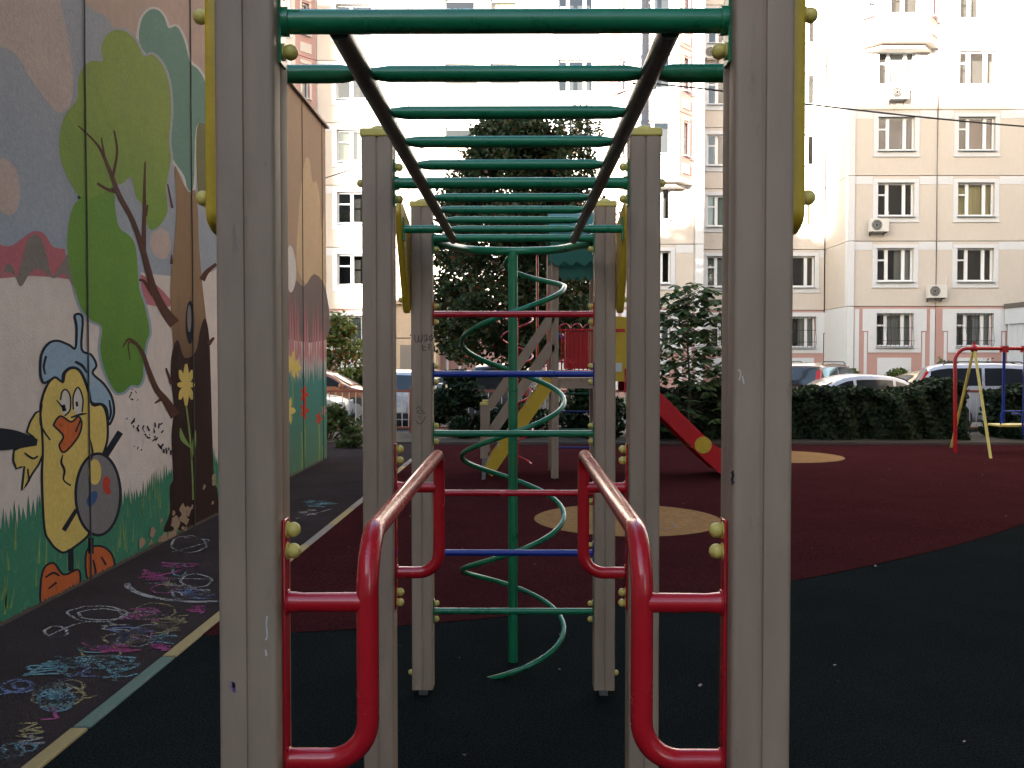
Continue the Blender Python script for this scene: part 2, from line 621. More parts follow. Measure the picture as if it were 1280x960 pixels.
# kerb stones, painted in turns
kerb = empty('kerb', (0, 0, 0))
kerb['kind'] = 'structure'
ks = [-6, -5, -4, -3, -2, -1, 0, 1, 2, 3.0, 3.98, 4.95, 5.95, 6.95, 7.95, 8.95, 9.95, 10.95, 11.95, 12.95, 13.95, 14.95, 15.95, 16.95]
kc = {3.0: 'kerb_yellow', 3.98: 'kerb_green', 4.95: 'kerb_yellow', 5.95: 'kerb_green', 6.95: 'kerb_yellow', 7.95: 'kerb_grey', 8.95: 'kerb_yellow'}
for i in range(len(ks) - 1):
    y0, y1 = ks[i] + .006, ks[i + 1] - .006
    h = .022 + random.uniform(-.003, .004)
    mb = MB()
    mb.prism([(PX(y0), y0, -.1), (PX(y0) + .076, y0, -.1), (PX(y1) + .076, y1, -.1), (PX(y1), y1, -.1)], (0, 0, .1 + h))
    k_ = mb.build('kerb_stone', kc.get(ks[i], ['kerb_grey', 'kerb_yellow'][i % 2]), kerb, smooth=False)
    bevel(k_, .008)
# planting strip with kerb at the far side
mb = MB()
mb.box(-9, 16, 17.98, 20.4, -0.2, 0.03)
o = mb.build('planting_strip', 'soil', smooth=False)
o['kind'] = 'structure'
mb = MB()
mb.box(-9, 16, 17.905, 17.975, -0.2, 0.03)
MT['edging'] = M('edging', (0.09, 0.07, 0.055), 0.9, 0.2, 5)
o = mb.build('playground_edging', 'edging', smooth=False)
o['kind'] = 'structure'
mb = MB()
mb.box(-9, 16, 20.405, 20.55, -0.2, 0.02)
o = mb.build('road_kerb', 'kerb_grey', smooth=False)
o['kind'] = 'structure'
mb = MB()
mb.box(-40, 40, 33.5, 42.5, -0.3, -0.03)
o = mb.build('lawn', 'lawn', smooth=False)
o['kind'] = 'structure'

# chalk drawings on the path, as strokes of chalk
CH = {n: chalk_mat('chalk_' + n, c) for n, c in (('white', (0.42, 0.40, 0.39)), ('cyan', (0.2, 0.36, 0.40)), ('pink', (0.42, 0.10, 0.24)),
                                                 ('yellow', (0.36, 0.30, 0.16)), ('blue', (0.2, 0.25, 0.42)))}


def stroke_ground(mb, pts, w):
    pts = [Vector(p) for p in pts]
    for i in range(len(pts) - 1):
        a, b = pts[i], pts[i + 1]
        d = b - a
        if d.length < 1e-6:
            continue
        n = Vector((-d.y, d.x, 0)).normalized() * w * .5
        mb.add([a - n, b - n, b + n, a + n], [(0, 1, 2, 3)])


def chalk(colr, strokes, w=.014, name='chalk_drawing'):
    mb = MB()
    for st in strokes:
        g = [G(x, y, .005) for x, y in catmull(st, False, 5)]
        stroke_ground(mb, [(p.x, p.y, .005) for p in g], w * 1.25)
    o = link(name, mb.mesh(name, CH[colr], False), path)
    return o


def ell(cx, cy, rx, ry, n=18, a0=0, a1=360, wob=.08):
    return [(cx + rx * (1 + random.uniform(-wob, wob)) * math.cos(R(a0 + (a1 - a0) * i / n)), cy + ry * (1 + random.uniform(-wob, wob)) * math.sin(R(a0 + (a1 - a0) * i / n))) for i in range(n + 1)]


def scrib(cx, cy, rx, ry, n=14):
    return [(cx + random.uniform(-rx, rx), cy + ry * (-1 + 2 * i / n) + random.uniform(-.3, .3) * ry) for i in range(n + 1)]


chalk('cyan', [ell(70, 875, 22, 14)] + [[(70, 872), (70 + 26 * math.cos(R(a)), 872 + 18 * math.sin(R(a)))] for a in range(0, 360, 24)] + [ell(15, 938, 14, 9), scrib(12, 943, 12, 6)])
chalk('yellow', [ell(72, 870, 34, 13), ell(88, 858, 16, 8), [(0, 908), (20, 905), (45, 904), (30, 912), (52, 909)], [(60, 880), (110, 872), (122, 868)]])
chalk('cyan', [scrib(60, 836, 30, 8), scrib(90, 828, 38, 7), scrib(135, 830, 25, 8), scrib(150, 836, 22, 14), [(30, 845), (70, 826), (120, 820), (170, 822)], [(120, 828), (150, 845), (172, 842)], scrib(200, 800, 18, 6)], .018)
chalk('blue', [ell(22, 858, 20, 8), ell(28, 856, 12, 5), [(0, 868), (30, 862), (70, 852), (100, 842)], [(138, 786), (160, 784), (175, 788), (150, 796), (170, 800), (140, 803)], scrib(150, 793, 14, 7)], .017)
chalk('pink', [[(104, 803), (118, 812), (140, 808), (130, 816)], scrib(180, 768, 20, 7), [(150, 775), (185, 760), (200, 765)], scrib(150, 810, 30, 4), scrib(245, 762, 12, 4), scrib(200, 808, 14, 4)], .02)
chalk('pink', [scrib(195, 720, 18, 5), [(172, 722), (215, 716), (236, 708), (262, 704)], scrib(225, 706, 28, 3), [(180, 712), (206, 728)]], .028)
chalk('white', [ell(250, 728, 92, 24, 26, 60, 178, .01)], .035)
chalk('white', [ell(122, 767, 36, 10), ell(126, 768, 28, 7), [(60, 795), (95, 780), (126, 776)], ell(70, 790, 14, 7), [(190, 722), (262, 724)], scrib(232, 742, 26, 9), ell(236, 680, 22, 10), [(215, 690), (262, 676), (230, 672)], [(215, 736), (222, 748), (262, 740)]], .014)
chalk('blue', [scrib(245, 742, 20, 6), [(222, 738), (240, 745), (268, 743)]], .016)
chalk('yellow', [scrib(205, 782, 22, 8), scrib(220, 775, 16, 6), [(160, 804), (200, 795), (230, 772)]], .014)
for k in range(26):
    t = random.random()
    cx = 20 + 225 * t + random.uniform(-15, 15)
    cy = 925 - 215 * t + random.uniform(-18, 14)
    if random.random() < .5:
        st = [ell(cx, cy, random.uniform(8, 26), random.uniform(4, 10), 14)]
    else:
        st = [scrib(cx, cy, random.uniform(8, 24), random.uniform(3, 8), random.randint(5, 12))]
    chalk(random.choice(['white', 'white', 'cyan', 'pink', 'yellow', 'blue']), st, random.uniform(.008, .015))
chalk('cyan', [scrib(400, 628, 22, 3), scrib(395, 632, 16, 2)], .03)
chalk('white', [scrib(385, 640, 12, 3), [(370, 648), (400, 640), (415, 636)]], .02)
# a few chalk marks on the yellow circle
mb = MB()
stroke_ground(mb, [(p.x, p.y, .021) for p in [G(x, y, .021) for x, y in ell(832, 657, 12, 4)]], .02)
link('chalk_mark', mb.mesh('chalk_mark', CH['white'], False), pg)

# ------------------------------------------------------------------ the painted wall (side of a low concrete building)
wall = empty('painted_wall', (WALLX, 5, 0), 'tall concrete panel wall painted with a cartoon mural along the path', 'wall')
WP = Vector((WALLX, 5, 0))


def wl(mb, name, mat, parent=None, smooth=False, ang=35):
    """build in world coordinates under the wall empty"""
    o = mb.build(name, mat, parent or wall, smooth, ang)
    if parent is None or parent is wall:
        o.location = -WP
    return o


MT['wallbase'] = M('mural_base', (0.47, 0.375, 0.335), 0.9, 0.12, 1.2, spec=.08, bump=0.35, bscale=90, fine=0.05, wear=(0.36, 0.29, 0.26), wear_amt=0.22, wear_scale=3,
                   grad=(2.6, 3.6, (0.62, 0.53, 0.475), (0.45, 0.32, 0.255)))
MT['coping'] = M('coping_metal', (0.22, 0.15, 0.11), 0.6, 0.1, 3)
seams = [-8.6, -6.4, -4.2, -2.0, .2, 2.35, 4.54, 6.74, 8.92, 11.2, 13.5, 14.86, 15.17]
for i in range(len(seams) - 1):
    mb = MB()
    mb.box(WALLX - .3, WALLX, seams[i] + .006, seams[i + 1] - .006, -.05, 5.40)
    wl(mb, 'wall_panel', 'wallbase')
mb = MB()
for s_ in seams[1:-1]:
    mb = MB()
    mb.tube([(WALLX + .009, s_ + .004 * math.sin(k * 1.7), -.02 + k * .55) for k in range(11)], .0055, 6)
    wl(mb, 'joint_strip', 'joint')
mb = MB()
mb.box(WALLX - 6, WALLX - .302, -8.59, 15.16, -.05, 5.39)
wl(mb, 'building_core', 'backwall')
mb = MB()
mb.box(WALLX - 6.05, WALLX + .05, -8.65, 15.24, 5.405, 5.44)
wl(mb, 'coping', 'coping')


def paint(name, mat, px, layer, closed_smooth=True, sub=4, world=False):
    pts = catmull(px, True, sub) if closed_smooth else px
    mb = MB()
    if world:
        mb.poly([(WALLX + layer * .0005, p[0], p[1]) for p in pts])
    else:
        mb.poly([W(p[0], p[1], layer * .0005) for p in pts])
    return wl(mb, name, mat)


def paint_stroke(mb, pts, layer, closed=False, sub=4, w=None, smooth=True):
    if w is not None:
        pts = [(p[0], p[1], w) for p in pts]
    q = catmull(pts, closed, sub) if smooth else list(pts)
    if closed:
        q = q + [q[0]]
    L, Rr = [], []
    for i in range(len(q)):
        a = q[max(0, i - 1)]
        b = q[min(len(q) - 1, i + 1)]
        if closed and i in (0, len(q) - 1):
            a, b = q[-2], q[1]
        dx, dy = b[0] - a[0], b[1] - a[1]
        l = math.hypot(dx, dy) or 1
        nx, ny = -dy / l * q[i][2] * .5, dx / l * q[i][2] * .5
        L.append(W(q[i][0] + nx, q[i][1] + ny, layer * .0005))
        Rr.append(W(q[i][0] - nx, q[i][1] - ny, layer * .0005))
    n = len(q)
    mb.add(L + Rr, [(i, i + 1, n + i + 1, n + i) for i in range(n - 1)])
    return mb


def pm(name, c, **kw):
    kw.setdefault('var', .10)
    kw.setdefault('scale', 3)
    kw.setdefault('wear', tuple(q * .8 + .035 for q in c))
    kw.setdefault('wear_amt', .22)
    kw.setdefault('wear_scale', 6)
    MT[name] = M(name, c, 0.9, bump=0.35, bscale=70, spec=.08, fine=.09, **kw)
    return name


z1 = lambda pts: [(x / 3, y / 3) for x, y in pts]
z2 = lambda pts: [(x / 3, 300 + y / 3) for x, y in pts]
z3 = lambda pts: [(x / 2.4, 560 + y / 2.4) for x, y in pts]
pm('p_sky', (0.25, 0.265, 0.29), wear=(0.33, 0.29, 0.27), wear_amt=.25, wear_scale=2, grad=(1.9, 3.8, (0.27, 0.33, 0.40), (0.33, 0.325, 0.335)))
pm('p_cloud', (0.47, 0.36, 0.31), wear=(0.38, 0.31, 0.29), wear_amt=.2)
pm('p_pink', (0.46, 0.17, 0.17), grad=(1.9, 2.3, (0.42, 0.2, 0.2), (0.42, 0.13, 0.15)))
pm('p_grey', (0.20, 0.17, 0.15))
pm('p_white', (0.55, 0.5, 0.46))
pm('p_teal', (0.15, 0.25, 0.19), wear=(0.2, 0.28, 0.21), wear_amt=.3, wear_scale=3)
pm('p_crown', (0.22, 0.27, 0.07), grad=(2.2, 4.0, (0.11, 0.25, 0.035), (0.25, 0.30, 0.075)), wear=(0.20, 0.30, 0.06), wear_amt=.25, wear_scale=3)
pm('p_crown_low', (0.10, 0.20, 0.035), grad=(1.2, 2.6, (0.08, 0.195, 0.03), (0.14, 0.26, 0.045)))
pm('p_trunk', (0.26, 0.165, 0.095), grad=(1.5, 2.4, (0.10, 0.05, 0.03), (0.27, 0.165, 0.09)), stretch=(1, 3, .3))
pm('p_trunk_dark', (0.034, 0.016, 0.013), stretch=(1, 3, .3), wear=(0.07, 0.035, 0.028), wear_amt=.18)
pm('p_branch', (0.085, 0.035, 0.024))
pm('p_yellow', (0.62, 0.46, 0.13), wear=(0.6, 0.5, 0.25), wear_amt=.2)
pm('p_beret', (0.27, 0.37, 0.46))
pm('p_black', (0.018, 0.02, 0.028))
pm('p_orange', (0.50, 0.12, 0.035), wear=(0.25, 0.06, 0.02), wear_amt=.35, wear_scale=14)
pm('p_palette', (0.19, 0.175, 0.175))
pm('p_red', (0.45, 0.05, 0.03))
pm('p_blue', (0.04, 0.09, 0.22))
pm('p_grass', (0.05, 0.20, 0.12), wear=(0.10, 0.26, 0.14), wear_amt=.35, wear_scale=8)
pm('p_grass2', (0.19, 0.28, 0.08))
pm('p_scuff', (0.33, 0.23, 0.15), wear=(0.2, 0.14, 0.1), wear_amt=.3)
pm('p_tan', (0.36, 0.25, 0.17), wear=(0.3, 0.2, 0.14), wear_amt=.3)
pm('p_tanlight', (0.50, 0.36, 0.22))
pm('p_smoke', (0.17, 0.13, 0.12))

# sky and clouds
paint('painted_sky', 'p_sky', [(-60, -40), (60, -40), (98, -5), (115, 12), (135, 24), (152, 60), (185, 110), (225, 190), (262, 260), (275, 330), (230, 345), (160, 338), (100, 322), (50, 318), (0, 322), (-60, 330)], 1)
paint('painted_cloud', 'p_cloud', [(-60, -60), (20, -40), (66, -20), (78, 15), (86, 50), (91, 95), (88, 130), (74, 141), (60, 128), (38, 98), (18, 66), (-20, 52), (-60, 40)], 2)
paint('painted_cloud', 'p_cloud', [(0, 200), (10, 201), (20, 212), (25, 238), (22, 260), (12, 269), (0, 262), (-14, 236)], 2)
paint('painted_cloud', 'p_cloud', [(190, 290), (200, 285), (211, 292), (213, 312), (205, 324), (192, 318), (187, 304)], 2)
paint('painted_hills', 'p_pink', [(-60, 310), (-20, 300), (10, 308), (30, 296), (42, 289), (55, 292), (66, 308), (84, 312), (110, 318), (180, 345), (215, 380), (180, 380), (100, 352), (40, 345), (0, 348), (-60, 350)], 3)
paint('painted_hills', 'p_grey', [(-60, 352), (-40, 335), (-20, 348), (0, 345), (8, 331), (14, 332), (21, 346), (28, 322), (34, 300), (42, 293), (50, 297), (58, 318), (64, 344), (72, 338), (84, 318), (90, 330), (95, 362), (80, 342), (66, 348), (50, 336), (38, 340), (26, 358), (18, 344), (6, 340), (-10, 352), (-30, 350)], 4)
# pale rim, then crowns
teal = z1([(520, 150), (530, 75), (560, 38), (592, 38), (616, 66), (632, 105), (662, 100), (690, 150), (712, 232), (742, 260), (770, 312), (790, 420), (775, 470), (735, 480), (725, 700), (702, 706), (690, 660), (645, 590), (632, 520), (640, 400), (622, 280), (572, 212), (545, 200)])
lime = z1([(385, 228), (378, 182), (398, 132), (435, 112), (480, 124), (515, 165), (537, 210), (572, 205), (610, 246), (634, 320), (641, 420), (633, 530), (640, 600), (622, 700), (627, 790), (602, 840), (570, 862), (550, 840), (530, 765), (510, 740), (490, 664), (462, 685), (425, 700), (360, 735), (302, 742), (242, 645), (222, 560), (226, 482), (250, 420), (288, 372), (292, 300), (312, 250), (345, 228)])
low = z1([(305, 738), (266, 790), (250, 900)]) + z2([(254, 50), (266, 130), (300, 248), (340, 300), (381, 326), (374, 410), (395, 500), (430, 566), (460, 571), (490, 545), (520, 545), (536, 510), (536, 470), (546, 390), (560, 340), (540, 240), (521, 180), (510, 40)]) + z1([(490, 890), (445, 850), (430, 770), (425, 720), (370, 700)])
for cr_, lay in ((teal, 2), (lime, 3), (low, 3)):
    mb = MB()
    paint_stroke(mb, cr_, lay + .5, True, 4, w=6)
    wl(mb, 'painted_rim', 'p_white' if cr_ is teal else 'p_sky')
paint('painted_crown', 'p_teal', teal, 3)
paint('painted_crown', 'p_crown_low', low, 5)
paint('painted_crown', 'p_crown', lime, 5.5)
# trunk and branches
paint('painted_trunk', 'p_trunk', [(218, 208), (226, 224), (236, 240), (243, 238), (247, 262), (248, 300), (252, 350), (257, 395), (262, 440), (258, 470), (240, 478), (222, 474), (214, 400), (213, 352), (218, 300), (220, 250)], 6)
paint('painted_trunk', 'p_trunk_dark', [(222, 425), (230, 447), (244, 440), (250, 412), (256, 398), (261, 420), (263, 470), (265, 540), (267, 600), (271, 640), (262, 655), (240, 662), (213, 654), (216, 600), (214, 545), (217, 510), (213, 470), (215, 440)], 6.5)
paint('painted_root', 'p_trunk_dark', [(216, 600), (212, 640), (204, 664), (222, 662), (236, 668), (250, 664), (262, 668), (272, 655), (266, 600)], 6.8)
pm('p_olive', (0.17, 0.16, 0.075))
paint('painted_crown', 'p_olive', [(246, 160), (258, 156), (275, 164), (276, 258), (264, 264), (252, 254), (246, 225)], 6.2)
mb = MB()
for st in ([(218, 405, 14), (205, 388, 11), (192, 362, 9), (184, 335, 8), (178, 312, 7), (165, 275, 6), (148, 243, 6), (136, 212, 5), (122, 182, 3), (97, 157, 1.5)],
           [(179, 318, 6), (180, 262, 4.5), (180, 235, 3.5), (181, 202, 2)], [(146, 240, 5), (134, 237, 4), (121, 229, 3)], [(140, 222, 4), (146, 190, 3), (142, 163, 2)],
           [(182, 270, 3), (184, 256, 2)], [(130, 196, 3), (126, 172, 1.5)], [(192, 368, 7), (180, 352, 4), (173, 350, 3)],
           [(219, 520, 13), (206, 500, 9), (195, 486, 7), (185, 462, 6), (178, 442, 5), (170, 430, 4), (160, 424, 3), (153, 434, 1.5)],
           [(214, 480, 4), (207, 460, 2)], [(172, 432, 3), (160, 428, 2), (162, 450, 1)], [(215, 260, 3), (209, 230, 1.5)], [(216, 512, 4), (206, 498, 5), (193, 504, 2)],
           [(252, 350, 8), (258, 340, 6), (270, 330, 4)], [(260, 430, 6), (267, 422, 3)], [(214, 330, 4), (214, 318, 1)]):
    LAYB = LAYB + .12 if 'LAYB' in globals() else 7
    paint_stroke(mb, st, LAYB)
wl(mb, 'painted_branch', 'p_branch')
paint('painted_hollow', 'p_black', [(237 + 5.5 * math.cos(R(a)), 403 + 27 * math.sin(R(a))) for a in range(0, 360, 24)], 9.4)
paint('painted_hollow', 'p_grey', [(236 + 2.6 * math.cos(R(a)), 398 + 17 * math.sin(R(a))) for a in range(0, 360, 24)], 9.9)
# flower on the trunk
mb = MB()
paint_stroke(mb, [(232, 505, 2), (237, 545, 2), (240, 590, 2), (241, 625, 2)], 7.2)
paint_stroke(mb, [(238, 560, 1), (228, 548, 6), (225, 535, 1)], 7.2)
paint_stroke(mb, [(239, 575, 1), (242, 555, 5), (244, 538, 1)], 7.2)
wl(mb, 'painted_flower_stem', 'p_grass2')
mb = MB()
for a in range(0, 360, 45):
    paint_stroke(mb, [(232, 481, 3), (232 + 7 * math.cos(R(a)), 481 + 13 * math.sin(R(a)), 7), (232 + 11 * math.cos(R(a)), 481 + 26 * math.sin(R(a)), 3)], 9.0 + a * .004)
wl(mb, 'painted_flower', 'p_yellow')
# chick painter
body = [(50, 513), (54, 492), (62, 476), (71, 471), (78, 478), (81, 466), (90, 460), (100, 465), (109, 486), (115, 506), (127, 506), (133, 520), (134, 547), (129, 566), (122, 576), (118, 600), (117, 640), (112, 664), (104, 675), (82, 690), (71, 687), (62, 677), (55, 660), (52, 600), (53, 565), (52, 540)]
wing = [(44, 516), (33, 540), (46, 550), (17, 563), (20, 586), (30, 583), (27, 613), (40, 592), (54, 566), (53, 520)]
beret = z2([(150, 500), (154, 430), (180, 388), (215, 378), (258, 394), (281, 405), (286, 330), (279, 282), (308, 292), (304, 408), (340, 430), (360, 470), (346, 500), (388, 540), (418, 590), (426, 650), (406, 694), (400, 640), (382, 616), (342, 610), (330, 560), (300, 492), (265, 478), (236, 500), (230, 530), (206, 515), (186, 526), (162, 535)])
beak = z2([(200, 690), (225, 660), (265, 682), (292, 662), (305, 690), (290, 740), (240, 796), (220, 770), (236, 736), (206, 702)])
pal = [(122 + 28 * math.cos(R(a)), 618 + 51 * math.sin(R(a))) for a in range(0, 360, 20)]
footl = z3([(125, 470), (120, 420), (130, 362), (160, 345), (190, 380), (234, 365), (238, 410), (215, 430), (170, 452)])
footr = z3([(263, 400), (258, 310), (300, 294), (335, 320), (341, 370), (300, 385)])
paint('painted_chick_wing', 'p_yellow', wing, 5, sub=2)
paint('painted_chick_body', 'p_yellow', body, 5.4)
paint('painted_beret', 'p_beret', beret, 6.2)
paint('painted_chick_foot', 'p_orange', footl, 5.6)
paint('painted_chick_foot', 'p_orange', footr, 5.6)
paint('painted_palette', 'p_palette', pal, 6.6)
paint('painted_chick_thumb', 'p_yellow', [(118 + 8 * math.cos(R(a)), 590 + 16 * math.sin(R(a))) for a in range(0, 360, 30)], 7.1)
paint('painted_blob', 'p_red', z2([(385, 900), (400, 884), (412, 905), (408, 925), (415, 945), (400, 955), (385, 935)]), 7.1)
paint('painted_blob', 'p_blue', z3([(258, 160), (270, 136), (288, 130), (290, 150), (278, 170), (268, 178)]), 7.1)
paint('painted_eye', 'p_white', [(81 + 6 * math.cos(R(a)), 503 + 16 * math.sin(R(a))) for a in range(0, 360, 30)], 6.0)
paint('painted_eye', 'p_white', [(97 + 6.5 * math.cos(R(a)), 502 + 16 * math.sin(R(a))) for a in range(0, 360, 30)], 6.0)
paint('painted_beak', 'p_orange', beak, 6.8)
mb = MB()
for sh, lay, w_ in ((body, 5.8, 3.0), (wing, 5.3, 2.6), (beret, 6.9, 3.0), (beak, 7.2, 2.4), (pal, 7.0, 3.4), (footl, 6.0, 2.6), (footr, 6.0, 2.6)):
    paint_stroke(mb, sh, lay, True, 2 if sh is wing else 4, w=w_)
for st in ([(75, 500, 2), (77, 490, 2), (82, 487, 2), (87, 495, 2), (87, 512, 2), (80, 520, 2)], [(91, 512, 2), (91, 495, 2), (97, 484, 2), (103, 498, 2), (102, 515, 2)],
           [(78, 506, 5), (80, 514, 5)], [(95, 502, 3), (96, 508, 3)], [(70, 500, 1), (80, 512, 3)], [(88, 522, 2), (100, 518, 3), (108, 517, 1)],
           [(100, 525, 2), (94, 540, 2)], [(78, 568, 1), (76, 578, 3), (80, 588, 3), (79, 600, 2), (88, 607, 2)], [(112, 548, 1), (115, 565, 3), (113, 575, 2)],
           [(52, 505, 2), (50, 530, 2.5), (62, 550, 2)], [(30, 566, 2), (40, 573, 3), (47, 570, 2)], [(34, 586, 2), (36, 602, 2)],
           [(57, 445, 3), (54, 458, 3), (56, 468, 2)], [(93, 452, 3), (102, 457, 4), (108, 466, 2)], [(136, 500, 2), (138, 515, 3), (136, 525, 2)],
           [(88, 686, 7), (88, 714, 7)], [(113, 672, 7), (113, 692, 7)], [(56, 722, 2), (66, 716, 3), (74, 720, 2)], [(60, 736, 2), (70, 728, 3)], [(116, 700, 2), (119, 715, 3), (118, 725, 2)], [(126, 696, 2), (132, 706, 3)]):
    paint_stroke(mb, st, 7.3)
paint_stroke(mb, [(-30, 548, 30), (0, 549, 28), (22, 550, 22), (46, 553, 8)], 5.9)
paint_stroke(mb, [(131, 570, 8), (150, 540, 8)], 6.4)
paint_stroke(mb, [(79, 663, 6), (95, 637, 5)], 6.4)
wl(mb, 'painted_outline', 'p_black')
# scribbles by vandals
mb = MB()
for k in range(26):
    x = 158 + k * 2.2 + random.uniform(-2, 2)
    y = 524 + k * 1.65 + random.uniform(-3, 3)
    paint_stroke(mb, [(x, y, random.uniform(1, 2.6)), (x + random.uniform(-3, 5), y + random.uniform(-6, 8), random.uniform(1, 2.4))], 6.6, smooth=False)
for k in range(18):
    x, y = random.choice(((168, 490), (172, 560), (190, 540), (200, 532)))
    x += random.uniform(-6, 6)
    y += random.uniform(-10, 10)
    paint_stroke(mb, [(x, y, random.uniform(.8, 2.4)), (x + random.uniform(-3, 3), y + random.uniform(-7, 7), random.uniform(.8, 2))], 6.6, smooth=False)
wl(mb, 'painted_scribble', 'p_black')


# grass along the foot of the wall, in wall coordinates (Y, Z)
def fringe(y0, y1, ztop, amp, step, layer, mat, name, zb=.0):
    pts = [(y0, zb)]
    y = y0
    while y < y1:
        zt = ztop(y)
        pts.append((y, zt + random.uniform(-.3, .1) * amp))
        pts.append((y + step * random.uniform(.2, .7), zt + random.uniform(.3, 1.0) * amp))
        y += step * random.uniform(.7, 1.3)
    pts.append((y1, ztop(y1)))
    pts.append((y1, zb))
    return paint(name, mat, pts, layer, False, world=True)


fringe(-6, 11.2, lambda y: .56 + .07 * math.sin(y * 2.3), .16, .05, 4.4, 'p_grass', 'painted_grass')
for k in range(150):
    y = random.uniform(3, 10.4)
    z = random.uniform(0.02, .45)
    h = random.uniform(.12, .3)
    w_ = random.uniform(.006, .016)
    lean = random.uniform(-.06, .06)
    if k == 0:
        mb = MB()
    mb.add([(WALLX + 4.7 * .0005, y - w_, z), (WALLX + 4.7 * .0005, y + w_, z), (WALLX + 4.7 * .0005, y + lean, z + h)], [(0, 1, 2)])
wl(mb, 'painted_grass_blades', 'p_grass2')
for k in range(46):
    y = random.uniform(7.6, 10.6)
    z = abs(random.gauss(0, .13)) * (1.3 if y > 8.8 else .8) + .02
    r_ = random.uniform(.012, .07)
    paint('painted_scuff', 'p_scuff', [(y + 1.6 * r_ * random.uniform(.5, 1.2) * math.cos(R(a)), max(.01, z + r_ * random.uniform(.4, 1.2) * math.sin(R(a)))) for a in range(0, 360, 40)], 16 + k * .02, True, 2, True)
pm('p_soilmark', (0.10, 0.08, 0.065))
fringe(-6, 15.1, lambda y: .022, .018, .05, 7.9, 'p_soilmark', 'painted_dirt_line')
# far end of the mural
paint('painted_far_sky', 'p_tan', [(10.9, 2.2), (15.15, 2.3), (15.15, 5.38), (10.9, 5.38)], 3, False, world=True)
paint('painted_cloud', 'p_tanlight', [(13.2, 2.9), (13.25, 3.6), (13.5, 4.25), (13.75, 4.6), (14.0, 4.62), (14.2, 4.35), (14.45, 4.4), (14.7, 4.2), (14.8, 3.7), (15.05, 4.0), (15.15, 3.3), (15.1, 2.8), (14.2, 2.7)], 4, world=True)
paint('painted_smoke', 'p_smoke', [(11, 2.0), (15.15, 1.95), (15.15, 2.75), (14.3, 2.95), (13.6, 2.7), (13.0, 2.75), (12.4, 2.6), (11, 2.7)], 4.4, True, 3, True)
paint('painted_bird', 'p_white', z2([(1082, 25), (1096, 30), (1108, 80), (1110, 140), (1100, 185), (1086, 195), (1076, 150), (1074, 80)]), 5)
fringe(11, 15.15, lambda y: 1.75, .9, .16, 4.7, 'p_pink', 'painted_hills', zb=1.5)
pm('p_palewall', (0.42, 0.36, 0.35))
fringe(11, 15.15, lambda y: 1.55, .35, .12, 4.9, 'p_palewall', 'painted_snow', zb=.5)
pm('p_grassfar', (0.07, 0.19, 0.14), grad=(0.0, 1.4, (0.10, 0.17, 0.09), (0.06, 0.20, 0.17)), wear=(0.11, 0.24, 0.17), wear_amt=.3, wear_scale=5)
fringe(11, 15.15, lambda y: 1.35, .35, .1, 5.3, 'p_grassfar', 'painted_grass')
for fi, (fx, fy, rr_, mt) in enumerate(((1095, 465, 26, 'p_yellow'), (1112, 480, 18, 'p_yellow'), (1083, 640, 24, 'p_yellow'), (1140, 580, 17, 'p_red'), (1140, 640, 17, 'p_red'), (1195, 670, 12, 'p_red'), (1213, 640, 10, 'p_pink'))):
    pts = [((fx + rr_ * (.75 + .35 * math.cos(R(a * 5))) * math.cos(R(a))), fy + 2.1 * rr_ * (.75 + .35 * math.cos(R(a * 5))) * math.sin(R(a))) for a in range(0, 360, 18)]
    paint('painted_flower', mt, z2(pts), 6.2 + fi * .3, False)
mb = MB()
for (fx, fy) in ((1095, 500), (1140, 660), (1130, 720), (1195, 690), (1210, 770)):
    paint_stroke(mb, [(fx / 3, 300 + fy / 3, 1.5), (fx / 3 + 1, 300 + fy / 3 + 30, 1.5), (fx / 3, 300 + fy / 3 + 60, 1)], 5.8)
wl(mb, 'painted_flower_stem', 'p_grass2')

# ------------------------------------------------------------------ apartment building across the yard
SH = 2.80                 # storey height
Z0 = 3.93                 # first horizontal joint
NST = 7                   # storeys above the ground floor
bld = empty('apartment_building', (0, 41, 0), 'cream panel apartment building with white trim and a pink ground floor behind the cars', 'building')
BP = Vector((0, 41, 0))
_mc = {}


def panel_mesh(w, h, holes, mat, th=.22):
    key = ('panel', round(w, 3), round(h, 3), tuple(tuple(round(q, 3) for q in hh) for hh in holes), mat)
    if key in _mc:
        return _mc[key]
    xs = sorted({0, w} | {q for hh in holes for q in hh[:2]})
    zs = sorted({0, h} | {q for hh in holes for q in hh[2:]})
    mb = MB()

    def hole(xm, zm):
        return any(a < xm < b and c < zm < d for a, b, c, d in holes)
    for i in range(len(xs) - 1):
        for j in range(len(zs) - 1):
            if not hole((xs[i] + xs[i + 1]) / 2, (zs[j] + zs[j + 1]) / 2):
                mb.add([(xs[i], 0, zs[j]), (xs[i + 1], 0, zs[j]), (xs[i + 1], 0, zs[j + 1]), (xs[i], 0, zs[j + 1])], [(0, 1, 2, 3)])
    for a, b, c, d in holes:
        mb.add([(a, 0, c), (b, 0, c), (b, 0, d), (a, 0, d), (a, th, c), (b, th, c), (b, th, d), (a, th, d)], [(0, 4, 5, 1), (1, 5, 6, 2), (2, 6, 7, 3), (3, 7, 4, 0)])
    mb.add([(0, 0, 0), (w, 0, 0), (w, 0, h), (0, 0, h), (0, th, 0), (w, th, 0), (w, th, h), (0, th, h)], [(0, 1, 5, 4), (1, 2, 6, 5), (2, 3, 7, 6), (3, 0, 4, 7)])
    _mc[key] = mb.mesh('wall_panel', mat, False)
    return _mc[key]


